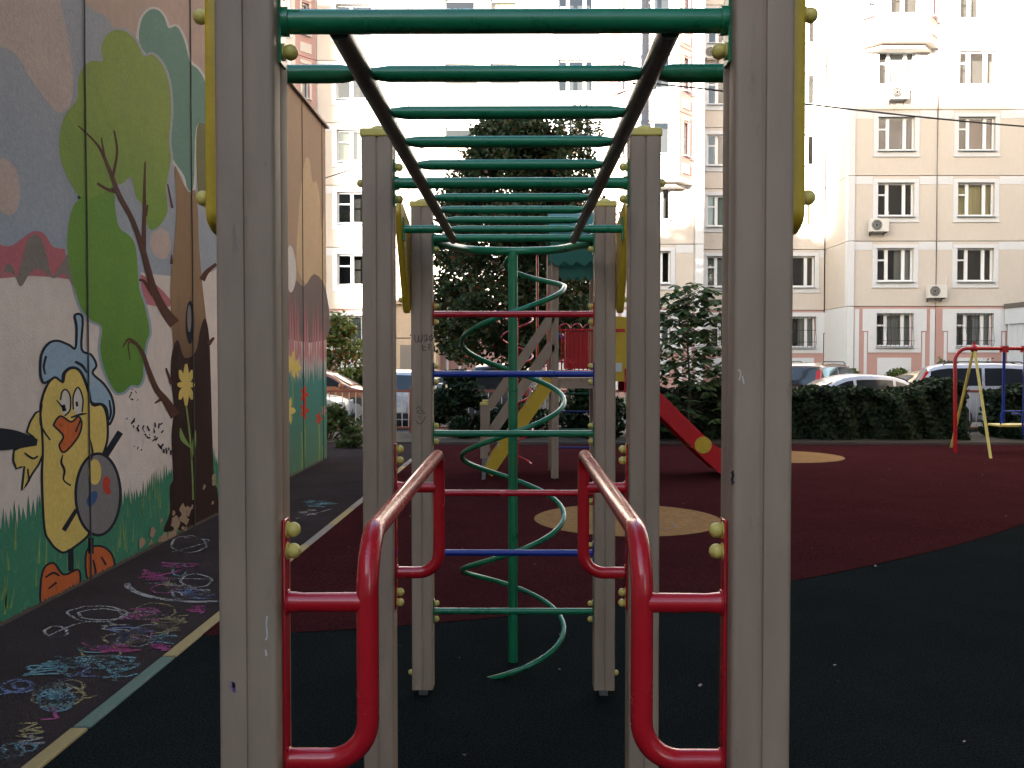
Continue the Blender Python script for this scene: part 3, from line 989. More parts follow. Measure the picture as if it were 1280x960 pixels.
def frame_mesh(w, h, kind):
    key = ('frame', round(w, 3), round(h, 3), kind)
    if key in _mc:
        return _mc[key]
    mb = MB()
    t = .07
    d0, d1 = .0, .07
    mb.box(0, t, d0, d1, 0, h)
    mb.box(w - t, w, d0, d1, 0, h)
    mb.box(t, w - t, d0, d1, 0, t)
    mb.box(t, w - t, d0, d1, h - t, h)
    panes = []
    m_ = .14
    if kind == 3:
        a = w * .235
        b = w * .70
        mb.box(a, a + m_, d0 - .01, d1 - .01, t, h - t)
        mb.box(b, b + m_, d0 - .01, d1 - .01, t, h - t)
        zt = h * .62
        mb.box(t, a, d0 - .005, d1 - .005, zt, zt + .07)
        panes = [(t, a, t, zt), (t, a, zt + .07, h - t), (a + m_, b, t, h - t), (b + m_, w - t, t, h - t)]
    elif kind == 2:
        a = w * .36
        mb.box(a, a + m_, d0 - .01, d1 - .01, t, h - t)
        zt = h * .6
        mb.box(t, a, d0 - .005, d1 - .005, zt, zt + .06)
        panes = [(t, a, t, zt), (t, a, zt + .06, h - t), (a + m_, w - t, t, h - t)]
    elif kind == 1:
        panes = [(t, w - t, t, h - t)]
    elif kind == 4:
        zt = h * .5
        mb.box(t, w - t, d0 - .005, d1 - .005, zt, zt + .06)
        panes = [(t, w - t, t, zt), (t, w - t, zt + .06, h - t)]
    _mc[key] = (mb.mesh('window', 'frame', False), panes)
    return _mc[key]


def quad_mesh(mat):
    key = ('quad', mat)
    if key not in _mc:
        mb = MB()
        mb.add([(0, 0, 0), (1, 0, 0), (1, 0, 1), (0, 0, 1)], [(0, 1, 2, 3)])
        _mc[key] = mb.mesh('pane', mat, False)
    return _mc[key]


def sill_mesh(w):
    key = ('sill', round(w, 3))
    if key not in _mc:
        mb = MB()
        mb.prism([(-.04, .12, .01), (-.04, -.16, -.03), (-.04, -.16, -.05), (-.04, .12, -.04)], (w + .08, 0, 0))
        _mc[key] = mb.mesh('sill', 'sillm', False)
    return _mc[key]


def surround_mesh(w, h, t=.2, top=.16, bot=.24):
    key = ('surround', round(w, 3), round(h, 3), t, top, bot)
    if key not in _mc:
        mb = MB()
        mb.box(-t, 0, -.03, .05, -bot, h + top)
        mb.box(w, w + t, -.03, .05, -bot, h + top)
        mb.box(0, w, -.03, .05, -bot, -.055)
        mb.box(0, w, -.03, .05, h, h + top)
        mb.box(-t - .02, w + t + .02, -.05, .02, -bot - .04, -bot)
        mb.box(-.05, w + .05, -.055, -.031, h + .0, h + .05)
        _mc[key] = mb.mesh('window_surround', 'white', False)
    return _mc[key]


def window(x, z, w, h, kind, Mx, curtain=None, surround=True, sill=True, t=.2):
    """Mx places local (x right, y inward, z up) into the building's coordinates"""
    fm, panes = frame_mesh(w, h, kind)
    o = link('window', fm, bld)
    o.matrix_local = Mx @ Matrix.Translation((x, .13, z))
    for a, b, c, d in panes:
        link('pane', quad_mesh('glass'), o, (a, .035, c), None, (b - a, 1, d - c))
    cn = curtain or random.choice(CURT)
    r_ = link('curtain' if cn != 'room_dark' else 'dark_room', quad_mesh('room_dark'), o, (.0, .6, 0), None, (w, 1, h))  # flat dark sheet standing for the unlit room, also behind curtains
    if cn != 'room_dark':
        f = random.choice((1.0, 1.0, .6, .45))
        link('curtain', quad_mesh(cn), o, ((1 - f) * w * random.choice((0, 1)), .22, .02), None, (w * f, 1, h - .04))
    if surround:
        link('window_surround', surround_mesh(w, h, t), o, (0, -.13, 0))
    if sill:
        link('sill', sill_mesh(w), o, (0, -.13, 0))
    return o


def pl(mb, name, mat, Mx, parent=None, smooth=False):
    o = mb.build(name, mat, parent or bld, smooth)
    o.matrix_local = Mx
    return o


def column(x0, x1, Y, wins, ground=None, first=0, last=NST, band=True, blank_below=None):
    """stack of panels; wins: list of (x, width, kind, z offset, height, surround)"""
    g = .012
    w = x1 - x0 - 2 * g
    Mx0 = Matrix.Translation((x0 + g, Y - BP.y, 0))
    for s_ in range(first, last):
        zf = Z0 + SH * s_
        holes = [(a - x0 - g, a - x0 - g + ww, zo, zo + hh) for a, ww, k, zo, hh, su in wins]
        o = link('wall_panel', panel_mesh(w, SH - .03, holes, 'cream'), bld)
        o.matrix_local = Mx0 @ Matrix.Translation((0, 0, zf + .015))
        if band:
            xs = [0.02]
            for a, ww, k, zo, hh, su in wins:
                t = .22 if su else 0
                xs += [a - x0 - g - t, a - x0 - g + ww + t]
            xs.append(w - .02)
            for i in range(0, len(xs), 2):
                if xs[i + 1] > xs[i] + .05:
                    mb = MB()
                    mb.box(xs[i], xs[i + 1], -.012, .02, SH - .38, SH - .04)
                    pl(mb, 'white_band', 'white', Mx0 @ Matrix.Translation((0, 0, zf)))
        for a, ww, k, zo, hh, su in wins:
            window(a - x0 - g, zf + .015 + zo, ww, hh, k, Mx0, surround=su, sill=True)


def ground_floor(x0, x1, Y, wx=None, ww=1.55, grille=True, deco=True):
    g = .012
    w = x1 - x0 - 2 * g
    Mx0 = Matrix.Translation((x0 + g, Y - BP.y, 0))
    zb = -.1
    H = Z0 - zb - .015
    zo, hh = 2.2 - zb, 1.42
    holes = [] if wx is None else [(wx - x0 - g, wx - x0 - g + ww, zo, zo + hh)]
    o = link('wall_panel', panel_mesh(w, H, holes, 'pink' if deco else 'cream'), bld)
    o.matrix_local = Mx0 @ Matrix.Translation((0, 0, zb))
    if not deco:
        return
    if wx is not None:
        a = wx - x0 - g
        wo_ = window(a, 2.2, ww, hh, 3, Mx0, random.choice(['curtain_green', 'room_dark', 'curtain_grey']), surround=False)
        mb = MB()
        mb.box(a - .36, a - .0, -.035, .03, 2.2 - .26, 2.2 + hh)
        mb.box(a + ww + .0, a + ww + .36, -.035, .03, 2.2 - .26, 2.2 + hh)
        mb.box(a - .0, a + ww + .0, -.035, .03, 2.2 - .26, 2.2 - .06)
        mb.box(a - .6, a + ww + .6, -.036, .03, 2.2 + hh, 2.2 + hh + .2)
        mb.box(a - .6, a - .362, -.037, .03, 2.2 + hh - .75, 2.2 + hh - .0)
        mb.box(a + ww + .362, a + ww + .6, -.037, .03, 2.2 + hh - .75, 2.2 + hh - .0)
        pl(mb, 'white_surround', 'white', Mx0)
        mb = MB()
        mb.box(a + .05, a + ww - .05, -.03, .03, .95, 1.72)
        pl(mb, 'apron_panel', 'white', Mx0)
        for q in (-.53, ww + .42):
            mb = MB()
            mb.box(a + q, a + q + .12, -.03, .03, .3, 2.2 + hh - .80)
            pl(mb, 'white_strip', 'white', Mx0)
        for q in (-.95, ww + .75):
            if 0 < a + q < w - .2:
                mb = MB()
                mb.box(a + q, a + q + .2, -.03, .03, .3, Z0 - .12)
                pl(mb, 'white_strip', 'white', Mx0)
        if grille:
            mb = MB()
            nb = 9
            for k in range(nb):
                xx = a + ww * k / (nb - 1)
                mb.tube([(xx, -.07, 2.2 + hh + .02), (xx, -.07, 2.2 + .75), (xx, -.16, 2.2 + .45), (xx, -.19, 2.2 + .22), (xx, -.07, 2.2 - .02)], .009, 5)
            for zz, yy in ((hh, -.07), (.8, -.07), (.25, -.19), (.0, -.07)):
                mb.tube([(a - .01, yy, 2.2 + zz), (a + ww + .01, yy, 2.2 + zz)], .010, 5)
            g_ = mb.build('window_grille', 'black', wo_, False)
            g_.location = (-a, -.13, -2.2)


def bay(x0, x1, Y, s0, s1, depth=.85, side=.72):
    """three-sided projecting bay from storey s0 to s1"""
    zb = Z0 + SH * s0
    fw = (x1 - x0) - 2 * side
    sl = math.hypot(side, depth)
    Mf = Matrix.Translation((x0 + side, Y - depth - BP.y, 0))
    al = math.atan2(depth, side)
    Ml = Matrix.Translation((x0, Y - BP.y, 0)) @ Matrix.Rotation(-al, 4, 'Z')
    Mr = Matrix.Translation((x1 - side, Y - depth - BP.y, 0)) @ Matrix.Rotation(al, 4, 'Z')
    wf, hf = 1.3, 1.42
    for s_ in range(s0, s1):
        zf = Z0 + SH * s_
        a = (fw - wf) / 2
        o = link('wall_panel', panel_mesh(fw, SH - .03, [(a, a + wf, .97, .97 + hf)], 'cream'), bld)
        o.matrix_local = Mf @ Matrix.Translation((0, 0, zf + .015))
        window(a, zf + .985, wf, hf, 2, Mf, surround=True, t=.16)
        mb = MB()
        mb.box(a + .05, a + wf - .05, -.03, .02, zf + .2, zf + .58)
        pl(mb, 'apron_panel', 'cream', Mf)
        for Ms in (Ml, Mr):
            b = (sl - .42) / 2
            o = link('wall_panel', panel_mesh(sl, SH - .03, [(b, b + .42, .97, .97 + hf)], 'pink'), bld)
            o.matrix_local = Ms @ Matrix.Translation((0, 0, zf + .015))
            window(b, zf + .985, .42, hf, 4, Ms, surround=False)
            mb = MB()
            mb.box(b - .1, b + .52, -.03, .02, zf + .2, zf + .62)
            mb.box(b - .1, b + .52, -.03, .02, zf + 2.5, zf + 2.66)
            mb.box(b - .1, b - .0, -.03, .02, zf + .95, zf + 2.44)
            mb.box(b + .42, b + .52, -.03, .02, zf + .95, zf + 2.44)
            pl(mb, 'inset_panel', 'cream', Ms)
    # floor slab of the bay, stepping back
    mb = MB()
    y = Y - BP.y
    e = .06
    mb.prism([(x0 - e, y - .001, zb - .22), (x0 + side - e * .5, y - depth - e, zb - .22), (x1 - side + e * .5, y - depth - e, zb - .22), (x1 + e, y - .001, zb - .22)], (0, 0, .21))
    o = mb.build('bay_floor', 'cream', bld, False)
    mb = MB()
    mb.prism([(x0 + .25, y - .001, zb - .38), (x0 + side + .1, y - depth + .25, zb - .38), (x1 - side - .1, y - depth + .25, zb - .38), (x1 - .25, y - .001, zb - .38)], (0, 0, .158))
    o = mb.build('bay_floor', 'cream', bld, False)


W3 = lambda x: (x, 1.56, 3, 1.06, 1.42, True)
# section left: bay further left, then one column
column(-17.2, -13.0, 42.0, [W3(-16.0)])
column(-13.0, -9.1, 42.0, [W3(-11.8)], last=2)
column(-13.0, -9.1, 42.0, [], first=2, band=False)
bay(-12.6, -9.14, 42.0, 2, NST)
column(-9.1, -4.75, 42.0, [(-8.22, 1.65, 2, 1.06, 1.42, True)])
ground_floor(-17.2, -13.0, 42.0, -16.0)
ground_floor(-13.0, -9.1, 42.0, -11.8)
ground_floor(-9.1, -4.75, 42.0, -8.25)
# middle section
column(-4.7, .9, 41.0, [(-3.23, 1.35, 1, 1.5, .80, False), (-1.24, 1.2, 1, 1.5, .80, False)])
column(.9, 4.1, 41.0, [W3(1.74)])
column(4.1, 7.75, 41.0, [W3(5.15)], last=2)
column(4.1, 7.75, 41.0, [], first=2, band=False)
bay(4.15, 7.65, 41.0, 2, NST)
column(7.75, 8.12, 41.0, [], band=False)
ground_floor(-4.7, .9, 41.0, None)
ground_floor(.9, 4.1, 41.0, 1.74)
ground_floor(4.1, 8.12, 41.0, 5.15)
# recess
column(8.15, 11.1, 43.0, [(8.72, 1.56, 3, 1.06, 1.42, True)])
column(11.1, 14.15, 43.0, [(12.2, 1.5, 3, 1.06, 1.42, True)])
ground_floor(8.15, 11.1, 43.0, 8.9)
ground_floor(11.1, 14.15, 43.0, 12.2)
# right section
column(14.2, 17.95, 40.0, [W3(15.42)], last=4)
column(17.95, 21.85, 40.0, [W3(18.85)])
column(21.85, 26.0, 40.0, [W3(23.4)])
column(14.2, 17.95, 40.0, [], first=4, band=False)
bay(14.5, 17.92, 40.0, 4, NST)
ground_floor(14.2, 17.95, 40.0, 15.42)
ground_floor(17.95, 21.85, 40.0, 18.85)
ground_floor(21.85, 26.0, 40.0, 23.4)
# returns and corner pilasters, backing mass
mb = MB()
for s_ in range(-1, NST):
    zf = Z0 + SH * s_ if s_ >= 0 else -.1
    zt = Z0 + SH * (s_ + 1)
    mb = MB()
    mb.box(14.19, 14.40, 40.26 - 41, 43.0 - 41, zf + .012, zt - .012)
    mb.build('return_panel', 'cream' if s_ >= 0 else 'white', bld, False)
    mb = MB()
    mb.box(14.14, 14.42, 39.93 - 41, 40.25 - 41, zf + .012, zt - .012)
    mb.build('corner_pilaster', 'white', bld, False)
    mb = MB()
    mb.box(7.80, 8.16, 40.94 - 41, 41.3 - 41, zf + .012, zt - .012)
    mb.build('corner_pilaster', 'white', bld, False)
    mb = MB()
    mb.box(7.95, 8.149, 41.31 - 41, 43.0 - 41, zf + .012, zt - .012)
    mb.build('return_panel', 'cream', bld, False)
    mb = MB()
    mb.box(-4.76, -4.5, 41.24 - 41, 42.0 - 41, zf + .012, zt - .012)
    mb.build('return_panel', 'cream', bld, False)
ZT = Z0 + SH * NST
for (xa, xb, yy) in ((-17.2, -4.6, 42.0), (-4.65, 8.0, 41.0), (8.0, 14.3, 43.0), (14.3, 26.0, 40.0)):
    mb = MB()
    mb.box(xa + .03, xb - .03, yy + .8 - 41, 55 - 41, -.1, ZT + .4)
    mb.build('building_core', 'joint', bld, False)
    mb = MB()
    mb.box(xa + .03, xb - .03, yy - .1 - 41, yy + .79 - 41, ZT + .02, ZT + .6)
    mb.build('parapet', 'white', bld, False)
# drainpipe on the joint between sections
mb = MB()
mb.tube([(-4.86, 40.93 - 41, z) for z in (0, 6, 12, 18, 23.5)], .065, 8)
mb.build('drainpipe', 'vest', bld)
mb = MB()
mb.tube([(17.93, 39.93 - 41, Z0 + .1), (17.94, 39.93 - 41, 7), (17.92, 39.93 - 41, 10), (17.95, 39.93 - 41, 14.6)], .014, 6)
mb.build('conduit', 'joint', bld)
# entrance lobby with a grey door
mb = MB()
mb.box(-5.35, -3.45, 38.7 - 41, 40.9 - 41, -.1, 3.95)
lob = mb.build('entrance_lobby', 'vest', bld, False)
mb = MB()
mb.box(-5.5, -3.3, 38.5 - 41, 40.95 - 41, 3.952, 4.12)
mb.build('lobby_roof', 'vest', lob, False)
mb = MB()
mb.box(-4.95, -3.75, 38.66 - 41, 38.72 - 41, -.05, 2.25)
d_ = mb.build('door', 'door', lob, False)
mb = MB()
mb.box(-4.35, -4.0, 38.645 - 41, 38.655 - 41, 1.3, 1.4)
mb.build('door_notice', 'white', lob, False)
mb = MB()
mb.box(-5.35, -3.45, 38.685 - 41, 38.705 - 41, 2.52, 2.56)
mb.build('lobby_joint', 'joint', lob, False)
mb = MB()
for xx in (-3.1, -2.55):
    mb.tube([(xx, 40.2 - 41, -.1), (xx, 40.2 - 41, 3.9)], .06, 8)
    mb.build('canopy_column', 'white', bld)
    mb = MB()
# white entrance porch on the right
mb = MB()
mb.box(21.0, 25.2, 36.4 - 41, 39.9 - 41, -.1, 3.15)
por = mb.build('entrance_porch', 'white', bld, False)
for k in range(18):
    mb = MB()
    mb.box(20.975, 21.0, 36.42 - 41 + k * .19, 36.42 - 41 + k * .19 + .165, .2, 3.1)
    mb.build('siding_board', 'white', por, False)
for k in range(21):
    mb = MB()
    mb.box(21.02 + k * .19, 21.02 + k * .19 + .165, 36.375 - 41, 36.4 - 41, .2, 3.1)
    mb.build('siding_board', 'white', por, False)
mb = MB()
mb.box(20.88, 25.4, 36.1 - 41, 39.9 - 41, 3.152, 3.82)
mb.build('porch_fascia', 'white', por, False)
mb = MB()
mb.box(20.83, 25.45, 36.05 - 41, 39.9 - 41, 3.822, 4.02)
mb.build('porch_roof', 'joint', por, False)


# air conditioners on the facade
def aircon(x, z, Y, label):
    e = empty('air_conditioner', (x, Y, z), label, 'air conditioner', 'outdoor air conditioner units on the facade')
    mb = MB()
    mb.box(-.40, .40, -.38, -.10, 0, .55)
    b = bevel(mb.build('casing', 'acbody', e, False), .015)
    mb = MB()
    mb.tube([(-.12, -.375, .28), (-.12, -.392, .28)], .22, 20)
    mb.build('fan_grille', 'black', e)
    mb = MB()
    for r_ in (.07, .13, .19):
        mb.tube([(-.12 + r_ * math.cos(R(a)), -.397, .28 + r_ * math.sin(R(a))) for a in range(0, 361, 24)], .006, 4)
    mb.build('fan_guard', 'acbody', e)
    for sx in (-.3, .3):
        mb = MB()
        mb.box(sx - .02, sx + .02, -.40, 0, -.05, -.002)
        mb.box(sx - .02, sx + .02, -.03, 0, -.14, -.051)
        mb.build('bracket', 'joint', e, False)
    mb = MB()
    mb.tube([(.3, -.09, .1), (.45, -.03, .2), (.5, -.02, .9)], .02, 6)
    mb.build('pipe', 'acbody', e)


def at(x, y, Y):
    p = P(x, y, Y)
    return p.x, p.z


for (x, y, Y, lb) in ((1120, 127, 40, 'white air conditioner under the window below the projecting bay'),
                      (1095, 291, 40, 'pale air conditioner at the lower left corner of a second floor window'),
                      (1167, 373, 40, 'white air conditioner just above the pink ground floor'),
                      (889, 76, 43, 'shaded air conditioner in the recess beside the tall grey post')):
    a_, b_ = at(x, y, Y)
    aircon(a_, b_, Y - .035, lb)

# ------------------------------------------------------------------ apartment block behind the camera: shades the yard
blk = empty('apartment_block', (-60, -40, 0), 'tall grey apartment block behind the viewer, with an unseen right wing added for shade', 'building')
KP = Vector((-60, -40, 0))


def block(x0, x1, y0, y1, h):
    mb = MB()
    mb.box(x0 + 60, x1 + 60, y0 + 40, y1 + 40, -.1, h)
    mb.build('wall', 'backwall', blk, False)
    mb = MB()
    x = x0 + 1.2
    while x < x1 - 2.5:
        z = 1.6
        while z < h - 2:
            mb.box(x + 60, x + 61.6, y1 + 40 - .02, y1 + 40.03, z, z + 1.45)
            z += 2.8
        x += 3.3
    o = mb.build('windows', 'darkglass', blk, False)
    o['kind'] = 'stuff'


tanE = math.tan(SUN_EL)
YB = -55.0


def roof_for(zf, Yf):
    return zf + (Yf - YB) / math.cos(SUN_AZ) * tanE


def xb(xf, Yf):
    return xf - (Yf - YB) * math.tan(SUN_AZ)


DT = 13 * math.tan(SUN_AZ)
block(xb(-34, 42), xb(-7.7, 42) - DT, YB - 13, YB, roof_for(30, 42))
block(xb(-7.7, 42) - DT + .02, xb(2.5, 41), YB - 13, YB, roof_for(4.2, 41))
block(xb(2.5, 41) + .02, xb(13.9, 42), YB - 13, YB, roof_for(6.0, 41))
block(xb(13.9, 42) + .02, xb(21.0, 40), YB - 13, YB, roof_for(12.9, 40))
block(xb(21.0, 40) + .02, 24, YB - 13, YB, roof_for(10.3, 40))
block(26, 39, -38, 33, 44)  # unseen wing on the right, added to cut sky light from that side

# ------------------------------------------------------------------ climbing frame
CX = -.024
HALF = .384
YP = (1.60, 3.05, 4.42)
frame = empty('climbing_frame', (CX, 3.0, 0), 'playground climbing frame with taupe posts, green overhead rungs, red handrails and green spiral pole', 'climbing frame')
FP = Vector((CX, 3.0, 0))


def fb(mb, name, mat, parent=None, smooth=True, ang=35):
    o = mb.build(name, mat, parent or frame, smooth, ang)
    if parent is None or parent is frame:
        o.location = -FP
    return o


def post_profile(s=.05, r=.009, gw=.0032, gd=.006):
    pts = []
    for q in range(4):
        a = q * 90

        def rot(x, y):
            c, s_ = math.cos(R(a)), math.sin(R(a))
            return (x * c - y * s_, x * s_ + y * c)
        # one face at y = -s from x=-s to x=s, groove in the middle
        for t in (-90, -67.5, -45):
            pass
        face = [(-s + r, -s), (-gw - .004, -s), (-gw, -s + .0015), (-gw * .6, -s + gd), (gw * .6, -s + gd), (gw, -s + .0015), (gw + .004, -s), (s - r, -s)]
        corner = [(s - r + r * math.sin(R(t)), -s + r - r * math.cos(R(t))) for t in (22.5, 45, 67.5)]
        pts += [rot(x, y) for x, y in face + corner]
    return pts


def make_post_mesh(zb, zt):
    mb = MB()
    mb.prism([(x, y, zb) for x, y in post_profile()], (0, 0, zt - zb))
    return mb.mesh('post', 'post', True, 25)


PZ0, PZ1 = .045, 2.345
pm_ = make_post_mesh(PZ0, PZ1)
mbc = MB()
s = .054
mbc.prism([(-s, -s, PZ1 - .004), (s, -s, PZ1 - .004), (s, s, PZ1 - .004), (-s, s, PZ1 - .004)], (0, 0, .028))
capm = mbc.mesh('post_cap', 'cap', True, 35)
mbd = MB()
mbd.sphere((0, 0, PZ1 + .022), .033, 16, 10, (1, 1, .62))
domem = mbd.mesh('cap_dome', 'cap', True, 60)
mbs = MB()
mbs.box(-.02, .02, -.02, .02, -.15, PZ0 + .03)
footm = mbs.mesh('post_foot', 'steel', False)
mbb = MB()
mbb.sphere((0, 0, 0), .0135, 12, 8)
mbb.tube([(-.0125, 0, 0), (-.0085, 0, 0)], .0150, 12)
ballm = mbb.mesh('bolt_cap', 'cap', True, 50)
posts = {}
for iy, y in enumerate(YP):
    for sx in (-1, 1):
        o = link('post', pm_, frame, (sx * (HALF + .05), y - FP.y, 0))
        posts[(iy, sx)] = o
        c = bevel(link('post_cap', capm, o), .006)
        link('cap_dome', domem, o)
        link('post_foot', footm, o)


def bolt(parent, p, sx):
    """cap sticking out along +-X at world p under parent (parent local = world - parent world)"""
    pw = parent_world(parent)
    o = link('bolt_cap', ballm, parent, Vector(p) - pw)
    o.rotation_euler = (0, 0, 0 if sx > 0 else math.pi)
    return o


def parent_world(o):
    v = Vector((0, 0, 0))
    while o is not None:
        v = v + o.location
        o = o.parent
    return v


INX = {-1: CX - HALF, 1: CX + HALF}
OUTX = {-1: CX - HALF - .1, 1: CX + HALF + .1}
ZR = 2.20
# main cross bars at the posts with flange plates
for iy, y in enumerate(YP):
    mb = MB()
    r_ = .0205 if iy == 0 else .0185
    mb.tube([(INX[-1] + .004, y, ZR), (INX[1] - .004, y, ZR)], r_, 20)
    bar = fb(mb, 'cross_bar', 'green')
    for sx in (-1, 1):
        mb = MB()
        x = INX[sx]
        mb.tube([(x - sx * .004, y, ZR), (x - sx * .016, y, ZR)], r_ + .004, 18)
        mb.box(min(x, x - sx * .005), max(x, x - sx * .005), y - .019, y + .019, ZR - .075, ZR + .075)
        pl_ = fb(mb, 'flange', 'green', smooth=True)
        for dz in (-.052, .052):
            bolt(pl_, (x - sx * .0165, y, ZR + dz), -sx)
            if iy == 1:
                bolt(posts[(iy, sx)], (OUTX[sx] + sx * .010, y, ZR + .0), sx) if dz < 0 else None
# rails
RX = .286
rail_x = {-1: CX - RX, 1: CX + RX}
for sx in (-1, 1):
    mb = MB()
    x = rail_x[sx]
    mb.tube([(x, YP[0] + .012, ZR - .008), (x, 2.0, ZR - .012), (x, 3.05, ZR - .014), (x, YP[2] - .012, ZR - .010)], .0195, 16)
    fb(mb, 'ladder_rail', 'rail')
# rungs with flattened ends
ry = [1.89, 2.185, 2.475, 2.765, 3.32, 3.59, 3.85, 4.115]


def flat_rung(xa, xb_, y, z, r, taper_a, taper_b, n=16):
    mb = MB()
    L = xb_ - xa
    st = [(0, taper_a), (.008, taper_a), (.020, .5 * taper_a + .5), (.036, 1), (L - .036, 1), (L - .020, .5 * taper_b + .5), (L - .008, taper_b), (L, taper_b)]
    vs = []
    for d, k in st:
        for j in range(n):
            a = 2 * math.pi * j / n
            wide = 1 + (1 - k) * .45
            vs.append((xa + d, y + r * wide * math.cos(a), z + r * k * math.sin(a)))
    fs = []
    for i in range(len(st) - 1):
        for j in range(n):
            fs.append((i * n + j, (i + 1) * n + j, (i + 1) * n + (j + 1) % n, i * n + (j + 1) % n))
    fs.append(tuple(range(n)))
    fs.append(tuple((len(st) - 1) * n + j for j in range(n))[::-1])
    mb.add(vs, fs)
    return mb


for i, y in enumerate(ry):
    r_ = .0165 if i == 0 else .0155
    fb(flat_rung(rail_x[-1] + .012, rail_x[1] - .012, y, ZR, r_, .72, .72), 'rung', 'green')
    if i in (0, len(ry) - 1):
        for sx in (-1, 1):
            a, b = rail_x[sx] + sx * .012, OUTX[sx] + sx * .004
            xa, xb2 = min(a, b), max(a, b)
            fb(flat_rung(xa, xb2, y, ZR, .0185, .62 if sx > 0 else 1, .62 if sx < 0 else 1), 'outer_bar', 'green')
            mb = MB()
            xx = OUTX[sx]
            mb.box(min(xx + sx * .002, xx - sx * .004), max(xx + sx * .002, xx - sx * .004), y - .018, y + .018, ZR - .05, ZR + .05)
            fb(mb, 'flange', 'green', smooth=False)
# the middle post bar has short outer stubs already inside the cross bar; welds at rail ends
# yellow triangular gussets on the end posts
for iy, dirn in ((0, 1), (2, -1)):
    y = YP[iy]
    for sx in (-1, 1):
        x = OUTX[sx] + sx * .003
        tri = fillet([(0, y + dirn * .012, 2.10), (0, y + dirn * .005, 2.26), (0, y + dirn * .34, 2.325), (0, y + dirn * .385, 2.27), (0, y + dirn * .06, 1.83), (0, y + dirn * .0, 1.86), (0, y + dirn * .005, 2.1)], [.0, .05, .04, .04, .03, .0], 4)[1:-1]
        mb = MB()
        mb.prism([(x, p.y, p.z) for p in tri], (sx * .032, 0, 0))
        gsset = fix_normals(fb(mb, 'gusset', 'yellow', smooth=True, ang=50))
        bevel(gsset, .010, 3)
        for (yy, zz) in ((y + dirn * .035, 1.905), (y + dirn * .03, 2.22), (y + dirn * .27, 2.20)):
            bolt(gsset, (x + sx * .045, yy, zz), sx)
# red handrails between first and second posts
for sx in (-1, 1):
    vx = CX + sx * .239
    yA, yB = YP[0], YP[1]
    px_ = INX[sx] - sx * .004
    pth = fillet([(px_, yA, .921), (vx, yA, .921), (vx, yA, 1.31), (vx, yB, 1.31), (vx, yB, .915), (px_, yB, .915)], [.125, .10, .06, .115], 10)
    mb = MB()
    mb.tube(pth, .0195, 18)
    hr = fb(mb, 'handrail', 'red')
    for yy in (yA, yB):
        mb = MB()
        mb.tube([(px_, yy, 1.198), (px_ + (vx - px_) * .2, yy, 1.198), (vx - sx * -.0, yy, 1.198)], [.0195, .0165, .0175], 16)
        fb(mb, 'handrail_strut', 'red')
        mb = MB()
        x = INX[sx]
        mb.box(min(x, x - sx * .006), max(x, x - sx * .006), yy - .017, yy + .017, .795, 1.345)
        mb.tube([(x - sx * .005, yy, 1.198), (x - sx * .010, yy, 1.198)], .023, 16)
        mb.tube([(x - sx * .005, yy, .92), (x - sx * .010, yy, .92)], .023, 16)
        pl_ = bevel(fb(mb, 'mounting_plate', 'red', smooth=True), .003)
        for zz in (1.325, 1.288, .850, .815):
            bolt(pl_, (x - sx * .016, yy, zz), -sx)
# cross rungs between the far posts
for z, mt in ((1.838, 'red'), (1.553, 'blue'), (1.268, 'green'), (.982, 'red'), (.694, 'blue'), (.412, 'green')):
    mb = MB()
    mb.tube([(INX[-1] + .003, YP[2], z), (INX[1] - .003, YP[2], z)], .0155, 16)
    rg = fb(mb, 'wall_bar', mt)
    for sx in (-1, 1):
        mb = MB()
        x = INX[sx]
        mb.box(min(x, x - sx * .005), max(x, x - sx * .005), YP[2] - .016, YP[2] + .016, z - .055, z + .055)
        f_ = fb(mb, 'flange', mt, smooth=False)
        for dz in (-.038, .038):
            bolt(f_, (x - sx * .015, YP[2], z + dz), -sx)
for sx in (-1, 1):
    bolt(posts[(2, sx)], (OUTX[sx] + sx * .010, YP[2], .115), sx)
# spiral pole
SPX, SPY = CX - .005, 4.90
mb = MB()
mb.tube([(SPX, SPY, -.1), (SPX, SPY, 2.19)], .0255, 18)
fb(mb, 'spiral_pole', 'green')
mb = MB()
mb.tube(catmull([(INX[-1] + .003, YP[2] + .03, 2.175), (INX[-1] + .05, YP[2] + .10, 2.18), (SPX - .22, SPY - .10, 2.19), (SPX, SPY, 2.195), (SPX + .22, SPY - .10, 2.19), (INX[1] - .05, YP[2] + .10, 2.18), (INX[1] - .003, YP[2] + .03, 2.175)], False, 6), .021, 16)
fb(mb, 'spiral_arch', 'green')
hp = []
rad = .272
zR0 = .195
pitch = .605
th = -130.0
while th <= 1080 + 150:
    z = zR0 + pitch * th / 360
    k = 1.0
    if th > 1080:
        q = (th - 1080) / 150
        k = 1 - .92 * q ** 1.2
        z = zR0 + pitch * 3 + .15 * q
    hp.append((SPX + rad * k * math.cos(R(th)), SPY + rad * k * math.sin(R(th)), max(z, -.02)))
    th += 10
mb = MB()
mb.tube(hp, .0135, 12)
fb(mb, 'spiral_tube', 'green')


# marker writing and scuffs on the posts (front faces)
def ink(post, strokes, Yf, w, mat, name):
    mb = MB()
    pw = parent_world(post)
    for st in strokes:
        pts = [P(x, y, Yf) for x, y in catmull(st, False, 4)]
        for i in range(len(pts) - 1):
            a, b = pts[i], pts[i + 1]
            d = b - a
            if d.length < 1e-7:
                continue
            n = Vector((-d.z, 0, d.x)).normalized() * w * .5
            mb.add([a - n - pw, b - n - pw, b + n - pw, a + n - pw], [(0, 1, 2, 3)])
    return mb.build(name, mat, post, False)


